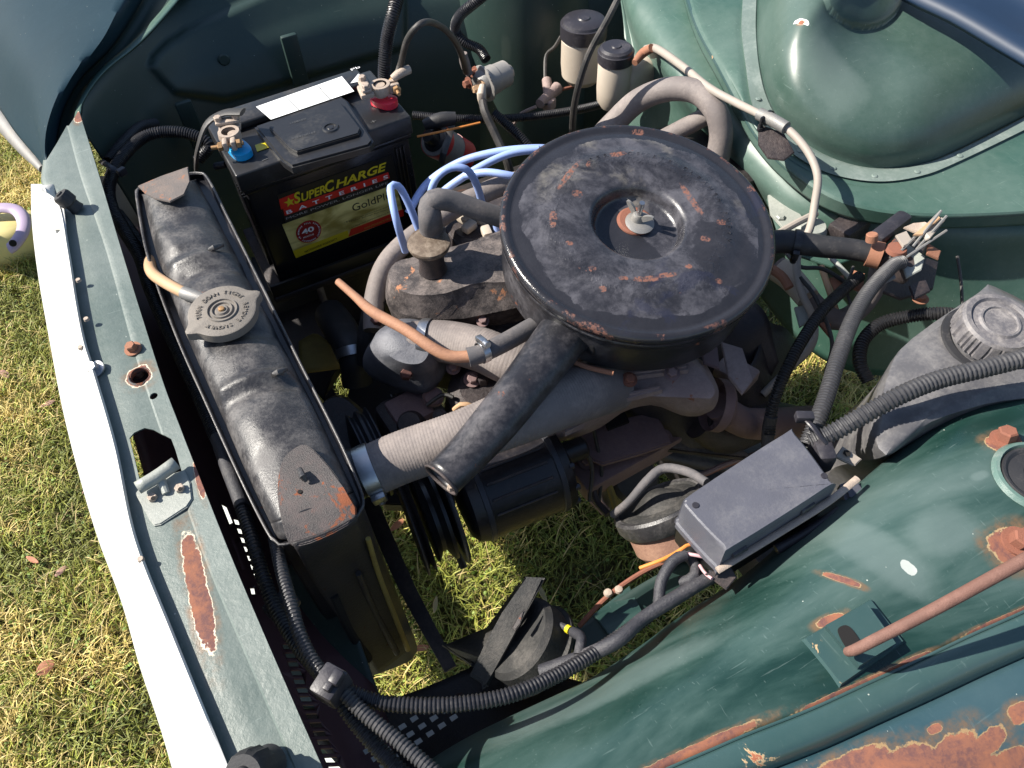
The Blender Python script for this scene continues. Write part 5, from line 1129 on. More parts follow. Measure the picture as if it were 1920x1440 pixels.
hose('heater_branch_hose', [(1240, 262, .69), (1285, 238, .71), (1330, 215, .73)], 17, 'beige_hose', 'short beige hose running into the loop behind the air cleaner', seg=18)
hose('brake_servo_hose', [(1440, 455, .75), (1475, 453, .75), (1540, 462, .75), (1600, 468, .75), (1650, 478, .75)], [22, 22, 21, 20, 20], 'rubber', 'straight black rubber hose between air cleaner and rusty heater valve', seg=22)
t = thing('hose_clamp', 'dark hose clamp on the black hose right of the air cleaner', 'hose clamp', P(1495, 455, .75), 'hose clamps')
clamp_ring('c', P(1494, 455, .75), D((1475, 453, .75), (1540, 462, .75)), rad(P(1494, 455, .75), 23), .009, 'black_metal', t, Vector((0, -1, -.2)), True)
hose('speedometer_cable', [(1165, -15, .90), (1140, 35, .87), (1105, 100, .82), (1085, 160, .77), (1076, 205, .72), (1073, 250, .66)], 6.5, 'cable_black', 'long dark grey cable hanging in front of the brake fluid reservoirs', 'cable', seg=10)
hose('brake_pipe', [(1212, 92, .72), (1232, 92, .75), (1280, 125, .775), (1330, 165, .785), (1385, 195, .79), (1440, 222, .80), (1480, 245, .80), (1515, 285, .79), (1533, 330, .775), (1528, 380, .75), (1518, 430, .73), (1495, 480, .71), (1500, 540, .69), (1525, 600, .66), (1520, 650, .64), (1470, 700, .60), (1430, 740, .58)], 7.5, 'pale_pipe', 'pale grey rust stained pipe crossing the green firewall and dropping behind the air cleaner', 'pipe', seg=12)
hose('pipe_sleeve', [(1424, 214, .80), (1450, 226, .803), (1474, 240, .803)], 12, 'dull_steel', 'grey rubber sleeve around the pale pipe at the firewall clip', 'sleeve', seg=14)
t = thing('pipe_clip', 'dark steel clip plate holding the pale pipe to the firewall', 'clip', P(1445, 245, .78))
clamp_ring('c', P(1440, 221, .80), D((1424, 214, .80), (1474, 240, .80)), rad(P(1440, 221, .80), 13), .004, 'black_metal', t, Vector((0, -1, 0)), False)
plate('clip_plate', [(1422, 232, .79), (1470, 248, .79), (1490, 285, .775), (1470, 300, .77), (1440, 296, .77), (1422, 270, .78)], .002, 'engine_black', t)
# big duct-like white pipe and clutter right of air cleaner
hose('heater_pipe', [(1455, 500, .66), (1490, 530, .655), (1530, 575, .65), (1570, 600, .645), (1610, 580, .66), (1640, 540, .69), (1650, 500, .72)], [22, 22, 20, 20, 19, 18, 18], 'brown_hose', 'brown heater pipe curving under the black hose right of the air cleaner', 'pipe', seg=16)
hose('heater_pipe', [(1460, 505, .67), (1485, 525, .668), (1515, 560, .665)], [24, 23, 22], 'white_plastic', 'short cream pipe section right of the air cleaner rim', 'pipe', seg=16)
hose('throttle_cable', [(1455, 440, .70), (1490, 420, .70), (1530, 400, .70)], 7, 'pale_pipe', 'short orange stained rod right of the air cleaner rim', 'rod', seg=10)
# servo bracket with holes (green-white plate)
t = thing('throttle_bracket', 'pale green pressed bracket plate with round holes behind the air cleaner', 'bracket', P(1500, 380, .66))
pl_ = plate('bracket_plate', [(1438, 372, .665), (1470, 345, .665), (1530, 345, .665), (1570, 375, .665), (1600, 420, .66), (1610, 480, .65), (1560, 500, .65), (1470, 470, .66)], .003, 'latch_paint', t); pl_.data.materials.clear(); pl_.data.materials.append(MATS['paint_green'])
plate('bracket_arm', [(1440, 365, .67), (1455, 363, .672), (1500, 400, .672), (1530, 440, .67), (1490, 450, .67), (1445, 400, .67)], .004, 'latch_paint', t)
for x, y, r in ((1548, 400, .012), (1518, 395, .006)):
    lathe('bracket_hole', [(0, .0006), (r, .0006), (r, 0)], P(x, y, .667), UP, 'hole_black', t, 24)
lathe('white_boss', [(0, .01), (.018, .008), (.022, 0)], P(1522, 430, .68), UP, 'latch_paint', t, 24)
lathe('bracket_bolt', disc(.007, .008, .002), P(1487, 367, .667), UP, 'latch_paint', t, 6); lathe('bracket_bolt', disc(.007, .008, .002), P(1462, 412, .667), UP, 'latch_paint', t, 6)
box('bracket_box', P(1590, 430, .68), (.055, .035, .03), rz(10), 'engine_black', t, .003)
# heater valve assembly
hv = thing('heater_valve', 'corroded heater valve with rusty clamp, levers and bare wire ends on the firewall', 'valve', P(1690, 480, .70))
tube('rusty_clamp', [(1628, 474, .75), (1652, 480, .75)], [25, 25], 'rust_orange', hv, 20)
hexbolt('clamp_screw', P(1634, 452, .775), Vector((0, .3, 1)), .007, .010, 'rust_orange', hv, False, True)
box('valve_body', P(1690, 485, .74), (.055, .04, .035), rz(25), 'rust_plate', hv, .006)
box('valve_cylinder', P(1668, 430, .75), (.07, .022, .022), rz(12), 'cap_dark', hv, .007)
lathe('valve_disc', [(0, .006), (.011, .005), (.013, 0)], P(1680, 470, .765), UP, 'rust', hv, 20)
plate('lever', [(1695, 425, .775), (1740, 445, .775), (1752, 425, .78), (1735, 415, .78), (1712, 418, .775)], .003, 'lead', hv)
plate('lever', [(1730, 430, .785), (1765, 405, .785), (1772, 412, .785), (1745, 445, .785), (1735, 450, .78)], .003, 'pale_pipe', hv)
plate('bracket', [(1700, 455, .76), (1735, 480, .76), (1728, 505, .755), (1700, 520, .75), (1690, 490, .755)], .003, 'latch_paint', hv)
for a, b_ in (((1712, 462, .775), (1765, 395, .80)), ((1718, 468, .772), (1775, 405, .795)), ((1700, 482, .77), (1775, 432, .785)), ((1690, 470, .77), (1762, 398, .79))):
    tube('wire_end', [a, b_], 2.6, 'dull_steel', hv, 6)
for q_, m_ in (([(1712, 440, .785), (1722, 432, .785), (1758, 402, .79), (1764, 408, .79), (1730, 440, .785)], 'tan_pipe'), ([(1680, 440, .775), (1700, 432, .775), (1712, 452, .775), (1694, 462, .775)], 'pale_pipe'), ([(1740, 455, .77), (1765, 470, .765), (1760, 485, .765), (1738, 475, .77)], 'rust_orange'), ([(1650, 500, .76), (1672, 495, .76), (1680, 520, .755), (1660, 530, .755)], 'dull_steel'), ([(1705, 535, .74), (1735, 520, .74), (1745, 545, .735), (1715, 560, .735)], 'engine_black')):
    plate('lever', q_, .003, m_, hv, .0008)
plate('valve_base', [(1640, 490, .72), (1700, 470, .72), (1760, 490, .70), (1750, 540, .68), (1690, 560, .68), (1640, 540, .70)], .004, 'engine_black', hv)
hexbolt('valve_bolt', P(1725, 560, .69), UP, .007, .006, 'rust_orange', hv)

fwc = thing('firewall_fittings', 'cluster of pale and orange stained rods and clips on the firewall behind the black hose', 'fittings', P(1530, 540, .66))
for nm_, pts_, r_2, m_ in (('stained_rod', [(1540, 500, .66), (1560, 560, .655), (1582, 625, .64)], 6, 'tan_pipe'), ('stained_rod', [(1448, 505, .69), (1468, 520, .69), (1480, 540, .685)], 9, 'rust_orange'), ('pale_strut', [(1555, 480, .68), (1592, 520, .675), (1620, 560, .66)], 5, 'latch_paint'),
        ('black_wire', [(1500, 520, .70), (1530, 560, .69), (1560, 640, .66), (1548, 700, .62)], 4, 'cable_black'), ('black_wire', [(1600, 500, .70), (1588, 545, .69), (1602, 585, .68)], 3, 'cable_black'), ('black_wire', [(1795, 480, .72), (1802, 530, .70), (1805, 590, .68)], 3, 'cable_black'),
        ('black_wire', [(1470, 470, .70), (1500, 500, .70), (1545, 505, .695), (1600, 540, .68)], 4, 'cable_black')):
    tube(nm_, pts_, r_2, m_, fwc, 10)
for q in ([(1556, 520, .685), (1582, 515, .685), (1590, 548, .68), (1572, 562, .68)], [(1600, 505, .69), (1622, 512, .69), (1618, 545, .685), (1602, 540, .685)], [(1490, 575, .66), (1512, 570, .66), (1520, 600, .655), (1500, 612, .655)], [(1535, 605, .65), (1560, 600, .65), (1556, 630, .645)]):
    plate('clip_plate', q, .004, random.choice(['latch_paint', 'engine_black', 'rust_orange']), fwc, .001)
# blue ignition leads
def lead(pts, label, r=7.2): 
    o = tube('ignition_lead', pts, r, 'blue_lead', None, 12); tag(o, label, 'ignition lead', 'blue ignition leads'); return o
lead([(760, 470, .74), (745, 420, .80), (735, 375, .825), (733, 350, .83), (748, 350, .825), (765, 380, .80), (785, 430, .76)], 'blue ignition lead in a tight loop standing in front of the battery label')
lead([(800, 420, .74), (806, 370, .80), (818, 335, .83), (845, 315, .84), (875, 318, .835), (893, 345, .81), (905, 385, .77)], 'blue ignition lead arched highest between the battery and air cleaner')
lead([(765, 400, .70), (800, 345, .73), (860, 305, .76), (930, 285, .775), (1000, 278, .78), (1050, 280, .77)], 'blue ignition lead sweeping furthest back towards the air cleaner rim')
lead([(780, 430, .70), (820, 370, .73), (880, 325, .765), (950, 290, .78), (1010, 280, .78)], 'blue ignition lead running just in front of the rearmost one')
lead([(870, 330, .79), (910, 323, .80), (950, 328, .80), (985, 336, .79)], 'pale blue ignition lead lying flat against the left rim of the air cleaner')
lead([(905, 385, .74), (925, 405, .72), (935, 440, .69)], 'short end of a blue lead dropping beside the breather hose', 7)
t = thing('distributor_cap', 'dirty cream distributor terminals behind the breather hose', 'distributor', P(880, 430, .69))
for i, (x, y) in enumerate(((880, 425), (905, 408), (912, 435), (870, 410))):
    box('lead_terminal', P(x, y, .70), (.022, .014, .012), rz(20 + i * 30), 'white_plastic', t, .003)
lathe('cap_body', [(0, .01), (.03, .008), (.036, 0), (.036, -.05)], P(890, 430, .685), UP, 'engine_black', t, 30)

# ignition coil
coil = thing('ignition_coil', 'red and grey ignition coil cylinder beside the battery', 'coil', P(860, 285, .66))
c0 = P(815, 262, .70); c1 = P(880, 300, .62); ax = (c0 - c1).normalized()
lathe('coil_can', [(0, .0), (.026, 0), (.027, -.003), (.027, -.075)], c0, ax, 'coil_grey', coil, 40)
for h0, h1 in ((-.001, -.016), (-.05, -.085)): lathe('red_band', [(.0272, h0), (.0276, h0), (.0276, h1), (.0272, h1)], c0, ax, 'coil_red', coil, 40)
lathe('coil_tower', [(0, .02), (.01, .02), (.013, .003), (.02, .001)], c0, ax, 'black_clean', coil, 24)
tube('coil_strap', [(848, 225, .70), (842, 255, .715), (832, 285, .71), (828, 305, .69)], 7, 'cable_black', coil, 8, squash=.4)
o = tube('coil_boot', [(795, 235, .72), (825, 225, .725), (855, 222, .725)], [10, 14, 12], 'rubber', None, 14); tag(o, 'black rubber boot lying above the red and grey coil', 'rubber boot')
o = tube('orange_string', [(782, 256, .745), (830, 246, .745), (900, 230, .74)], 2.3, 'orange_wire', None, 6); tag(o, 'thin orange cord stretched over the coil', 'cord')

# starter solenoid
sol = thing('starter_solenoid', 'grey cylindrical solenoid canister with rusty studs on the dark inner wing', 'solenoid', P(940, 140, .62))
s0 = P(905, 158, .66); s1 = P(985, 120, .66); ax = (s1 - s0).normalized()
lathe('canister', [(0, 0), (.028, 0), (.033, .002), (.033, .005), (.0265, .007), (.026, .028), (.0245, .03), (.0235, .055), (.015, .057), (.012, .066), (0, .066)], s0, ax, 'canister', sol, 44)
lathe('terminal_face', [(0, -.012), (.018, -.012), (.024, -.004), (.026, 0)], s0, ax, 'dull_steel', sol, 30)
for x, y in ((893, 135), (880, 155)): hexbolt('terminal_nut', P(x, y, .675), -ax, .007, .012, 'rust', sol)
hexbolt('terminal_nut', P(905, 160, .685), -ax, .007, .022, 'tan_pipe', sol)
tube('wire_lug', [(905, 160, .69), (903, 178, .68), (905, 195, .66)], [6, 9, 7], 'white_plastic', sol, 10)
hose('starter_cable', [(905, 190, .67), (910, 212, .66), (930, 255, .63), (950, 300, .60), (960, 340, .56)], 8, 'cable_black', 'thick grey cable dropping from the solenoid towards the blue leads', 'cable', seg=10)
hose('boot_sleeve', [(868, 100, .72), (872, 120, .70), (880, 140, .68)], [8, 10, 7], 'brown_hose', 'brown sleeve where the arched cable meets the solenoid', 'sleeve', seg=10)
# reservoirs
def reservoir(px, py, z, r, h, cap_h, label, neck=None):
    c = P(px, py, z); t = thing('fluid_reservoir', label, 'reservoir', c - UP * (h + .01), 'brake and clutch fluid reservoirs')
    prof_ = [(0, 0), (r * .9, 0), (r, -.006), (r * 1.01, -h * .6), (r * .96, -h * .85), (r * .7, -h), (0, -h)]
    lathe('bottle', prof_, c, UP, 'white_plastic', t, 44)
    lathe('cap', [(0, cap_h), (r * .25, cap_h), (r * .3, cap_h - .002), (r * .8, cap_h - .002), (r * .95, cap_h - .005), (r * 1.0, cap_h - .009), (r * 1.06, cap_h - .010), (r * 1.06, -.001), (r * .9, -.001)], c, UP, 'cap_dark', t, 40,
          mod=lambda rr_, hh, a, i: ((rr_ * (1 + .03 * (math.sin(a * 20) > .6))) if i in (6, 7) else rr_, hh))
    return t, c
t, c = reservoir(1094, 66, .70, .041, .090, .034, 'taller cream brake fluid reservoir with domed black cap, at the back')
t, c = reservoir(1154, 112, .72, .030, .088, .026, 'shorter cream reservoir with flat grey black cap, nearest the pale pipe')
box('cylinder_body', c + Vector((.045, .0, -.045)), (.075, .050, .060), rz(8), 'white_plastic', t, .018, 4)
hose('union', [(1190, 118, .73), (1205, 100, .735), (1222, 90, .75)], [6, 9, 8], 'rust_orange', 'rusty brake pipe union beside the shorter reservoir', 'union', seg=12)
t = thing('brake_union', 'brown brass brake line junction block on the dark inner wing', 'brake fitting', P(1030, 185, .58))
tube('union_body', [(1012, 195, .60), (1045, 165, .60)], [9, 12], 'cast_alloy', t, 12); tube('union_arm', [(1025, 150, .61), (1028, 180, .60)], 9, 'cast_alloy', t, 12); box('union_block', P(1030, 195, .59), (.022, .02, .02), rz(30), 'cast_alloy', t, .003)
tube('thin_pipe', [(1052, 68, .68), (1040, 88, .66), (1024, 105, .64), (1022, 150, .61)], 3.5, 'cable_black', t, 8)
lathe('union_hole', disc(.003, .001, .0002), P(1024, 196, .602), UP, 'hole_black', t, 12)
tube('brake_line', [(1052, 168, .60), (1110, 155, .60), (1170, 148, .60)], 3, 'rust', t, 8); tube('brake_line', [(1005, 200, .60), (975, 215, .58), (960, 240, .55)], 3.5, 'cast_alloy', t, 8)

# ================================================================== CONDUITS
def cond(name, pts, r, mat, label, **k):
    o = corr(name, pts, r, mat, None, **k); tag(o, label, 'wiring conduit', 'corrugated wiring conduits'); return o
cond('wiring_conduit', [(372, 300, .72), (392, 270, .74), (350, 250, .755), (300, 248, .76), (262, 262, .76), (225, 300, .765), (205, 345, .765), (208, 385, .76), (232, 430, .755), (262, 480, .75), (282, 540, .745), (312, 610, .745), (345, 680, .745), (380, 755, .745), (412, 830, .75)], 12.5, 'conduit', 'main black corrugated conduit looping from the far corner along the front of the radiator')
cond('wiring_conduit', [(290, 232, .72), (262, 240, .74), (228, 272, .755), (203, 305, .76)], 11, 'conduit', 'shorter upper black conduit above the cable tie in the far front corner')
cond('wiring_conduit', [(222, 400, .735), (258, 450, .73), (285, 505, .725), (315, 570, .72), (345, 640, .72)], 11, 'conduit', 'second black conduit tucked under the main one beside the radiator')
hose('taped_harness', [(408, 820, .755), (425, 870, .762), (442, 915, .768), (455, 950, .77)], 14, 'tape', 'grey taped section of harness beside the radiator between two conduits', 'harness', seg=14)
cond('wiring_conduit', [(450, 940, .768), (472, 1010, .77), (490, 1070, .765), (512, 1130, .76), (548, 1195, .76), (590, 1250, .765), (625, 1290, .77), (660, 1345, .765), (715, 1410, .76), (780, 1475, .755)], 15, 'conduit', 'lower black conduit from the taped section past the clip to the bottom edge')
cond('wiring_conduit', [(515, 1010, .77), (528, 1070, .785), (545, 1130, .79), (562, 1190, .79), (590, 1245, .79), (628, 1282, .79), (680, 1335, .785), (750, 1392, .78), (840, 1470, .775)], 14, 'conduit_faded', 'outer grey black conduit from the radiator end through the grey clip')
cond('wiring_conduit', [(625, 1278, .785), (665, 1302, .78), (720, 1318, .775), (800, 1323, .77), (880, 1318, .765), (960, 1302, .76), (1040, 1268, .75), (1110, 1228, .74), (1170, 1188, .73), (1215, 1155, .725)], 15, 'conduit', 'black conduit sweeping right from the clip along the near inner wing')
bpy.data.materials['conduit_faded']
t = thing('conduit_clip', 'grey plastic clip joining the conduits in the near front corner', 'clip', P(628, 1285, .79)); 
box('clip_body', P(622, 1285, .795), (.026, .022, .026), rz(35), 'cap_dark', t, .003); box('clip_tab', P(632, 1272, .81), (.012, .009, .012), rz(35), 'cap_dark', t, .002); box('clip_tab', P(618, 1285, .81), (.010, .006, .008), rz(35), 'cap_dark', t, .001)
t = thing('cable_tie', 'black cable tie round two conduits in the far front corner', 'cable tie', P(215, 320, .77))
tube('tie_band', [(190, 302, .77), (205, 312, .785), (222, 322, .78), (235, 325, .77)], 6, 'cap_dark', t, 8, squash=.4); box('tie_head', P(228, 322, .785), (.012, .008, .010), rz(30), 'cap_dark', t, .001)
t = thing('cable_tie', 'dark cable tie and sleeve low in front of the radiator near the rusty rib', 'cable tie', P(530, 1140, .74)); box('tie_band', P(528, 1135, .745), (.03, .022, .012), rz(20), 'cap_dark', t, .003)
cond('wiring_conduit', [(1512, 835, .76), (1530, 795, .77), (1552, 735, .775), (1572, 670, .78), (1598, 600, .78), (1630, 545, .775), (1672, 500, .765), (1690, 492, .76)], 15, 'conduit_faded', 'grey split conduit rising from the fuse box to the corroded heater valve')
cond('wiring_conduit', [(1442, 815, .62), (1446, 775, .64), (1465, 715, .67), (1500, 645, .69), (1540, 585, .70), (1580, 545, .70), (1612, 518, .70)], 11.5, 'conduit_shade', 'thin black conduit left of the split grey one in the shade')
hose('harness_end', [(1440, 850, .60), (1440, 810, .62), (1446, 780, .64)], 12, 'tape', 'taped end of the thin black conduit beside the exhaust pipe', 'harness', seg=12)
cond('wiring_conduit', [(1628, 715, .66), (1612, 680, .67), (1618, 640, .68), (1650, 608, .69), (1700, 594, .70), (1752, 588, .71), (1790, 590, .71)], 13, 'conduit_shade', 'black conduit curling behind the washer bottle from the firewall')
cond('wiring_conduit', [(1520, 830, .775), (1560, 812, .785), (1620, 778, .80), (1690, 740, .815), (1760, 712, .82), (1840, 692, .825), (1920, 672, .83), (1990, 655, .83)], 18, 'conduit_faded', 'thickest grey conduit leading from the fuse box across the washer bottle', pitch=.0046)
cond('wiring_conduit', [(750, -25, .84), (736, 30, .81), (725, 80, .77), (721, 130, .73), (722, 180, .68)], 13, 'conduit', 'black conduit coming down behind the battery from the top edge')
cond('wiring_conduit', [(935, -30, .82), (890, 5, .79), (862, 30, .76), (854, 55, .71), (870, 78, .69), (898, 92, .68), (912, 112, .67)], 10, 'conduit', 'black conduit bending down to the solenoid from the top edge')
cond('wiring_conduit', [(775, 216, .62), (850, 222, .62), (950, 222, .62), (1060, 210, .61), (1150, 190, .60), (1215, 172, .60)], 8, 'conduit', 'thin black conduit running level along the far inner wing')
cond('wiring_conduit', [(925, 212, .64), (958, 240, .62), (985, 268, .60), (1005, 292, .58)], 10, 'conduit', 'short black conduit dropping from the solenoid cable crossing')
cond('wiring_conduit', [(405, 312, .70), (425, 308, .71)], 7, 'conduit', 'tiny end of a ribbed conduit between radiator and battery')
t = thing('conduit_clip', 'dark plastic clip joining two grey conduits behind the fuse box', 'clip', P(1525, 815, .78)); tube('clip_loop', [(1500, 780, .785), (1515, 790, .795), (1540, 820, .79), (1556, 838, .78)], 6, 'cap_dark', t, 8, squash=.5)
box('clip_head', P(1508, 782, .795), (.018, .010, .010), rz(-30), 'cap_dark', t, .002)
hose('harness', [(1015, 1262, .70), (1060, 1245, .71), (1110, 1225, .735), (1160, 1200, .745), (1205, 1160, .74), (1260, 1125, .74), (1310, 1095, .74), (1340, 1078, .74)], [16, 15, 14, 14, 13, 14, 13, 12], 'tape', 'grey taped wiring harness lying along the near inner wing', 'harness', seg=14)
hose('harness_branch', [(1075, 1185, .71), (1090, 1195, .725), (1088, 1212, .73), (1085, 1228, .73)], 10, 'tape', 'taped branch from the harness up to the black horn', 'harness', seg=12)
hose('harness_branch', [(1235, 1135, .735), (1240, 1090, .745), (1262, 1052, .75), (1285, 1040, .75)], 11, 'tape', 'taped branch looping up to the thin coloured wires', 'harness', seg=12)
hose('harness_branch', [(1290, 1040, .735), (1305, 1065, .74), (1298, 1085, .74), (1275, 1092, .735)], 11, 'tape', 'curled taped cable end under the fuse box corner', 'harness', seg=12)
hose('orange_wire', [(1200, 1065, .69), (1240, 1050, .71), (1270, 1035, .75), (1290, 1022, .755), (1322, 1018, .75)], 3.6, 'orange_wire', 'thin orange wire curving below the fuse box', 'wire', seg=8)
hose('pink_wire', [(1285, 1038, .75), (1310, 1042, .755), (1335, 1048, .75)], 3.4, 'pink_wire', 'thin pink wire entering under the fuse box corner', 'wire', seg=8)
hose('pink_wire', [(1312, 1060, .745), (1322, 1075, .75), (1335, 1085, .755)], 3, 'pink_wire', 'second short pink wire lower under the fuse box corner', 'wire', seg=8)

# ================================================================== FUSE BOX
fb_ = thing('fuse_box', 'grey black plastic box with rounded edges on the near inner wing', 'fuse box', P(1440, 950, .70))
topo = [(1290, 928), (1475, 812), (1500, 812), (1560, 898), (1556, 912), (1372, 1030), (1350, 1030), (1285, 945)]
def sc2(L, k, dz, z): 
    c = (sum(x for x, y in L) / len(L), sum(y for x, y in L) / len(L)); return [(c[0] + (x - c[0]) * k, c[1] + (y - c[1]) * k, z) for x, y in L]
base_o = [(1277, 945), (1290, 925), (1478, 806), (1500, 808), (1572, 908), (1568, 925), (1345, 1062), (1322, 1060), (1276, 970)]
tw = [V((x, y, .80)) for x, y in ((1284, 940), (1300, 922), (1470, 812), (1492, 812), (1558, 900), (1552, 914), (1375, 1026), (1356, 1024), (1290, 955))]
cw = sum(tw, Vector()) / len(tw)
rings('box_lid', [[cw + (p - cw) * .965 + UP * .0 for p in tw], [cw + (p - cw) * .99 - UP * .0015 for p in tw], [p - UP * .006 for p in tw], [cw + (p - cw) * 1.01 - UP * .035 for p in tw], [cw + (p - cw) * 1.04 - UP * .037 for p in tw], [cw + (p - cw) * 1.04 - UP * .044 for p in tw]], 'grey_plastic', fb_, 4, ang=35)
rings('box_base', [[cw + (p - cw) * 1.0 - UP * .044 for p in tw], [cw + (p - cw) * .98 - UP * .075 for p in tw]], 'black_clean', fb_, 4, captop=False, capbot=True)
tube('box_flange', [(1345, 1070, .775), (1450, 1006, .775), (1550, 943, .775), (1608, 897, .775)], 7, 'lead', fb_, 10, squash=.5)
tube('cable_gland', [(1455, 1030, .745), (1500, 1005, .75), (1545, 975, .75), (1572, 958, .75)], [10, 8, 8, 10], 'cap_dark', fb_, 14)
plate('end_tab', [(1576, 905, .762), (1606, 893, .762), (1632, 925, .755), (1605, 945, .755), (1588, 935, .758)], .012, 'grey_plastic', fb_, .004)
plate('mount_tab', [(1322, 1075, .755), (1370, 1062, .755), (1382, 1082, .752), (1362, 1105, .75), (1345, 1092, .752)], .002, 'rust_plate', fb_)
plate('white_clip', [(1566, 855, .765), (1580, 836, .765), (1616, 860, .762), (1604, 872, .76), (1588, 866, .762)], .003, 'pale_pipe', fb_); lathe('clip_slot', disc(.004, .0006, .0002), P(1588, 850, .7655), UP, 'hole_black', fb_, 6)
for x, y in ((1304, 948), (1545, 893)): lathe('lid_screw', [(0, .0015), (.003, .0015), (.0035, 0)], P(x, y, .7995), UP, 'cap_dark', fb_, 14)
for a_, b_2 in (((1372, 1040), (1398, 1026)), ((1500, 958), (1524, 943))): tube('lid_catch', [(*a_, .782), (*b_2, .782)], 7, 'cap_dark', fb_, 8)
box('box_neck', P(1540, 852, .77), (.02, .03, .03), rz(-25), 'cap_dark', fb_, .006)

# ================================================================== WASHER BOTTLE
wb = thing('washer_bottle', 'dusty translucent grey washer bottle with ribbed screw cap', 'washer bottle', P(1760, 720, .60))
zb = .78
to = [(1838, 545), (1868, 534), (1990, 600), (2050, 680), (1960, 735), (1850, 755), (1740, 800), (1660, 850), (1640, 780), (1665, 690), (1712, 630)]
tv = [V((x, y, zb)) for x, y in to]; cw = sum(tv, Vector()) / len(tv)
lw = [V((x, y, .60)) for x, y in ((1838, 600), (1868, 590), (1990, 640), (2050, 720), (1960, 780), (1850, 820), (1690, 900), (1560, 880), (1575, 790), (1630, 740), (1700, 660))]
rings('bottle_body', [[cw + (p - cw) * .82 + UP * .008 for p in tv], [cw + (p - cw) * .93 + UP * .005 for p in tv], [p - UP * .006 for p in tv], [p * .5 + q * .5 for p, q in zip(tv, lw)], lw, [p - UP * .05 for p in lw]], 'bottle_plastic', wb, 3, nv=18, ang=35)
wc = P(1868, 612, .812)
lathe('bottle_neck', [(.040, -.035), (.036, -.02), (.036, 0)], wc - UP * .008, Vector((.0, -.12, 1)), 'bottle_plastic', wb, 40)
lathe('screw_cap', [(0, .004), (.017, .004), (.018, .006), (.020, .006), (.022, .004), (.028, .003), (.030, .006), (.035, .006), (.0375, .003), (.039, -.004), (.039, -.020), (.035, -.020)], wc + UP * .004, Vector((0, -.12, 1)), 'bottle_cap', wb, 132, ang=25,
      mod=lambda r, h, a, i: (r - (.0022 if i in (9, 10) and int(a / (2 * math.pi) * 132) % 3 == 0 else 0), h))
lathe('neck_ring', [(.0395, 0), (.046, -.001), (.047, -.004), (.040, -.005)], wc - UP * .02, Vector((0, -.12, 1)), 'rubber', wb, 40)
# ================================================================== HORNS
h1 = thing('horn', 'black horn with square trumpet mouth standing above the grass, rusty back', 'horn', P(980, 1230, .50), 'car horns')
a_ = D((930, 1220, .66), (1020, 1190, .66))
plate('mouth_plate', [(985, 1080, .70), (1022, 1082, .70), (985, 1150, .69), (950, 1215, .67), (915, 1285, .64), (904, 1292, .635), (902, 1278, .64), (880, 1265, .645), (905, 1215, .66), (940, 1150, .69)], .006, 'horn_black', h1, .002)
rings('trumpet', [[P(832, 1210, .56), P(880, 1205, .60), P(940, 1160, .64), P(975, 1090, .66), P(960, 1130, .62), P(920, 1190, .59), P(890, 1245, .57)], [P(905, 1235, .64), P(930, 1200, .66), P(950, 1165, .675), P(975, 1110, .69), P(985, 1120, .68), P(950, 1190, .66), P(920, 1245, .64)]], 'horn_black', h1, 3, captop=True)
tube('trumpet_lip', [(832, 1208, .56), (862, 1228, .575), (888, 1246, .60)], 4.5, 'horn_black', h1, 8)
hc = P(1002, 1215, .64); ha = (P(1060, 1250, .60) - P(960, 1180, .66)).normalized()
lathe('horn_drum', [(0, -.028), (.040, -.028), (.045, -.022), (.045, .0), (.049, .002), (.049, .006), (.040, .012), (.018, .018), (0, .018)], hc, ha, 'horn_black', h1, 44)
rings('horn_back', [[(1042, 1170, .665), (1046, 1185, .662), (1010, 1250, .645), (985, 1288, .63), (965, 1290, .63), (968, 1262, .64), (1000, 1205, .66), (1028, 1172, .667)], [V(q) - UP * .02 for q in [(1050, 1175, .665), (1054, 1190, .662), (1018, 1258, .645), (990, 1298, .63), (960, 1296, .63), (960, 1258, .64), (995, 1200, .66), (1028, 1165, .667)]]], 'horn_rust', h1, 4)
tube('terminal', [(1050, 1172, .675), (1068, 1180, .68), (1080, 1190, .69)], [6, 7, 9], 'tape', h1, 10)
tube('terminal_band', [(1063, 1178, .682), (1069, 1182, .684)], 8, 'label_yellow', h1, 10)
plate('horn_tab', [(975, 1150, .70), (985, 1140, .70), (975, 1170, .698), (966, 1182, .695), (960, 1176, .695)], .003, 'rust_plate', h1)
h2 = thing('horn', 'round rusty disc horn with grey rim partly under the fuse box', 'horn', P(1240, 1000, .55), 'car horns')
hc = P(1238, 950, .665); ha = (RM @ Vector((-.42, -.88, -.14))).normalized()
lathe('horn_body', [(0, .0), (.03, .0), (.045, -.001), (.047, -.006), (.047, -.040), (.042, -.048), (0, -.05)], hc, ha, 'horn_rust', h2, 60)
lathe('horn_rim', [(.047, .006), (.052, .007), (.0545, .004), (.0545, -.008), (.051, -.015), (.0475, -.015)], hc, ha, 'horn_black', h2, 60)
lathe('horn_face', [(0, .020), (.010, .018), (.02, .012), (.03, .006), (.038, .006), (.044, .004), (.048, .006)], hc, ha, 'horn_black', h2, 60)
bpy.data.objects['horn_rim'].data.materials[0] = MATS['tank_metal']
hose('horn_cable', [(1150, 965, .66), (1180, 940, .69), (1215, 900, .715), (1245, 878, .72), (1290, 885, .73), (1325, 905, .74)], [8, 8, 9, 9, 9, 9], 'grey_hose', 'grey ribbed cable arching over the disc horn to the fuse box', 'cable', seg=12)
hose('loom_wire', [(1115, 780, .60), (1105, 850, .58), (1115, 930, .56), (1140, 965, .56)], 7, 'engine_black', 'dark loom wire hanging beside the alternator', 'wire', seg=8)
hose('loom_wire', [(1125, 880, .56), (1145, 920, .55), (1158, 965, .55)], 7, 'yellow_steel', 'yellowish brown wire between alternator and disc horn', 'wire', seg=8)

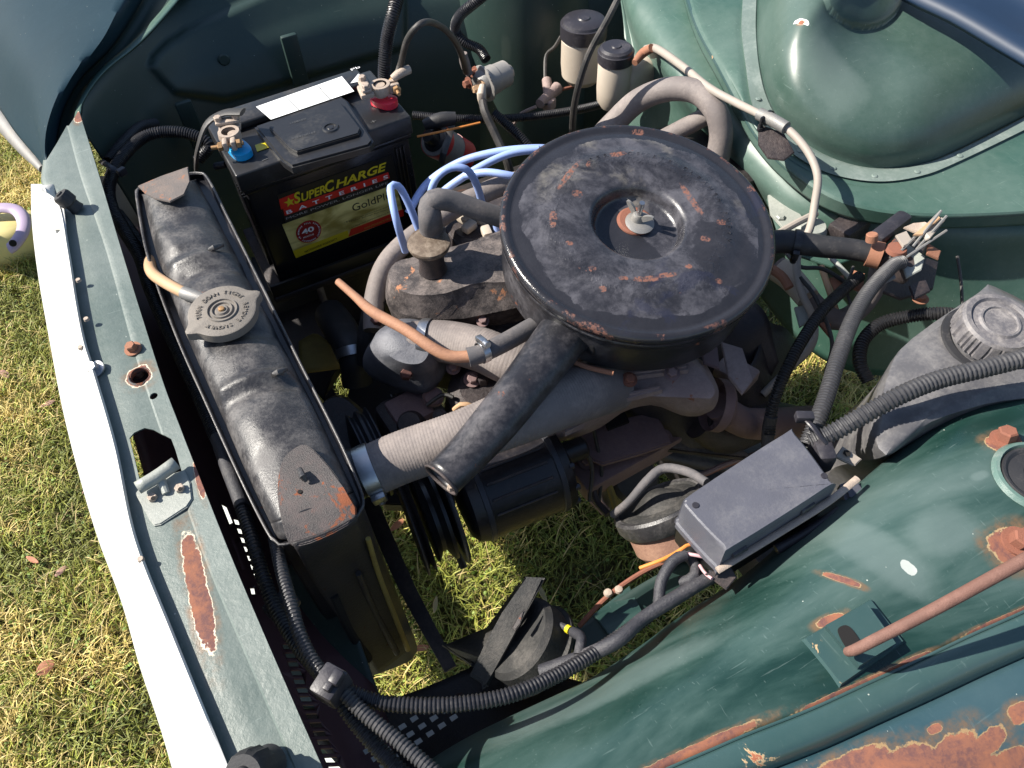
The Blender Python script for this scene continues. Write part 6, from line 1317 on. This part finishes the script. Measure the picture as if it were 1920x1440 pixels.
# ================================================================== STAY ROD
o = tube('bonnet_stay', [(1590, 1222, .818), (1604, 1218, .832), (1640, 1200, .842), (1760, 1138, .862), (1930, 1045, .885), (2060, 975, .90)], [9, 10.5, 11, 12, 13, 13.5], 'rod_rust', None, 16); tag(o, 'rusty brown bonnet stay rod hooked in its wing bracket', 'stay rod')
# rubber stops
def stop(c, ax, label, k=1):
    t = thing('bonnet_stop', label, 'rubber stop', c, 'rubber bonnet stops')
    lathe('rubber_cap', [(0, .022 * k), (.004 * k, .022 * k), (.0045 * k, .020 * k), (.0095 * k, .020 * k), (.0108 * k, .017 * k), (.0108 * k, .006 * k), (.009 * k, .004 * k)], c + ax * .006 * k, ax, 'rubber', t, 30, mod=lambda r, h, a, i: (r * (1 + .04 * math.sin(a * 14)) if i in (4, 5) else r, h))
    lathe('stem', [(.008 * k, .012 * k), (.0085 * k, .004), (.0095 * k, 0)], c, ax, 'rubber', t, 24)
stop(P(146, 392, .822), Vector((-.45, .25, 1)).normalized(), 'black rubber bonnet stop at the far end of the slam panel')
stop(P(505, 1432, .822), Vector((-.35, -.3, 1)).normalized(), 'larger black rubber bonnet stop at the bottom edge of the picture', 1.45)
# navy panel standing in for the raised bonnet and its shadow on the dome
worn('bonnet_shadow_navy', (.008, .025, .06), .55, da=.2, dust=(.02, .05, .10), ds=10, bump=.02)
bn = [[(1560, -90, .865), (1690, -10, .865), (1780, 35, .865), (1860, 82, .86), (1940, 130, .855), (2100, 230, .85)], [(1580, -105, .875), (1710, -25, .875), (1800, 20, .875), (1880, 65, .87), (1950, 110, .865), (2120, 215, .86)], [(1650, -170, .89), (1800, -90, .89), (1880, -50, .89), (1960, 0, .885), (2040, 50, .88), (2180, 150, .87)], [(1850, -340, 1.0), (2000, -260, 1.0), (2060, -190, 1.0), (2120, -120, 1.0), (2200, -60, 1.0), (2300, 0, 1.0)]]
o = loft('bonnet', bn, 'bonnet_shadow_navy', None, 20, 12, .012); tag(o, 'dark navy panel at the upper right, standing in for the raised bonnet and its shadow', 'bonnet')

# ================================================================== CLOG AND FOOT
cl = thing('clog', 'pale yellow foam clog with lavender heel strap on the lawn beyond the nose', 'shoe', P(20, 460, .02))
k0 = P(-10, 455, .06); toe = P(95, 410, .06); d = (toe - k0).normalized(); sd = UP.cross(d)
def cp(x, y, z): return k0 + d * x + sd * y + UP * (z - .06)
rg = []
for z, wk, l0, l1 in ((.012, 1.25, -.13, .145), (.03, 1.32, -.135, .155), (.055, 1.3, -.13, .15), (.085, 1.15, -.11, .135), (.105, .85, -.06, .11)):
    rg.append([cp(l0, -.03 * wk, z), cp((l0 + l1) / 2 - .04, -.045 * wk, z), cp(.06, -.052 * wk, z), cp(l1 - .02, -.035 * wk, z), cp(l1, 0, z), cp(l1 - .02, .035 * wk, z), cp(.06, .052 * wk, z), cp((l0 + l1) / 2 - .04, .045 * wk, z), cp(l0, .03 * wk, z), cp(l0 - .02, 0, z)])
rings('clog_body', rg[::-1], 'clog_yellow', cl, 5, ang=60)
for i in range(3):
    for j in (-1, 0, 1): lathe('vent_hole', disc(.0045, .0015, .0002), cp(.045 + i * .022, j * .02, .0925 - i * .001), UP, 'clog_lavender', cl, 10)
lathe('strap_rivet', [(0, .004), (.007, .003), (.009, 0)], P(24, 456, .128), (CAMP - P(24, 456, .1)).normalized(), 'hole_black', cl, 20)
tube('heel_strap', [P(-50, 396, .13), P(0, 390, .135), P(30, 394, .13), P(44, 412, .125), P(42, 436, .12), P(26, 460, .115), P(18, 466, .112)], 12, 'clog_lavender', cl, 12, squash=.6)
pr_ = thing('person', 'foot and lower leg in a mauve sock standing in the yellow clog', 'person', cp(-.03, 0, .03))
tube('leg', [cp(.05, 0, .06), cp(.0, 0, .085), cp(-.05, 0, .12), cp(-.09, .005, .20), cp(-.13, .01, .34), cp(-.17, .01, .5)], [.026, .036, .042, .038, .048, .058], 'sock', pr_, 22, world_r=True)
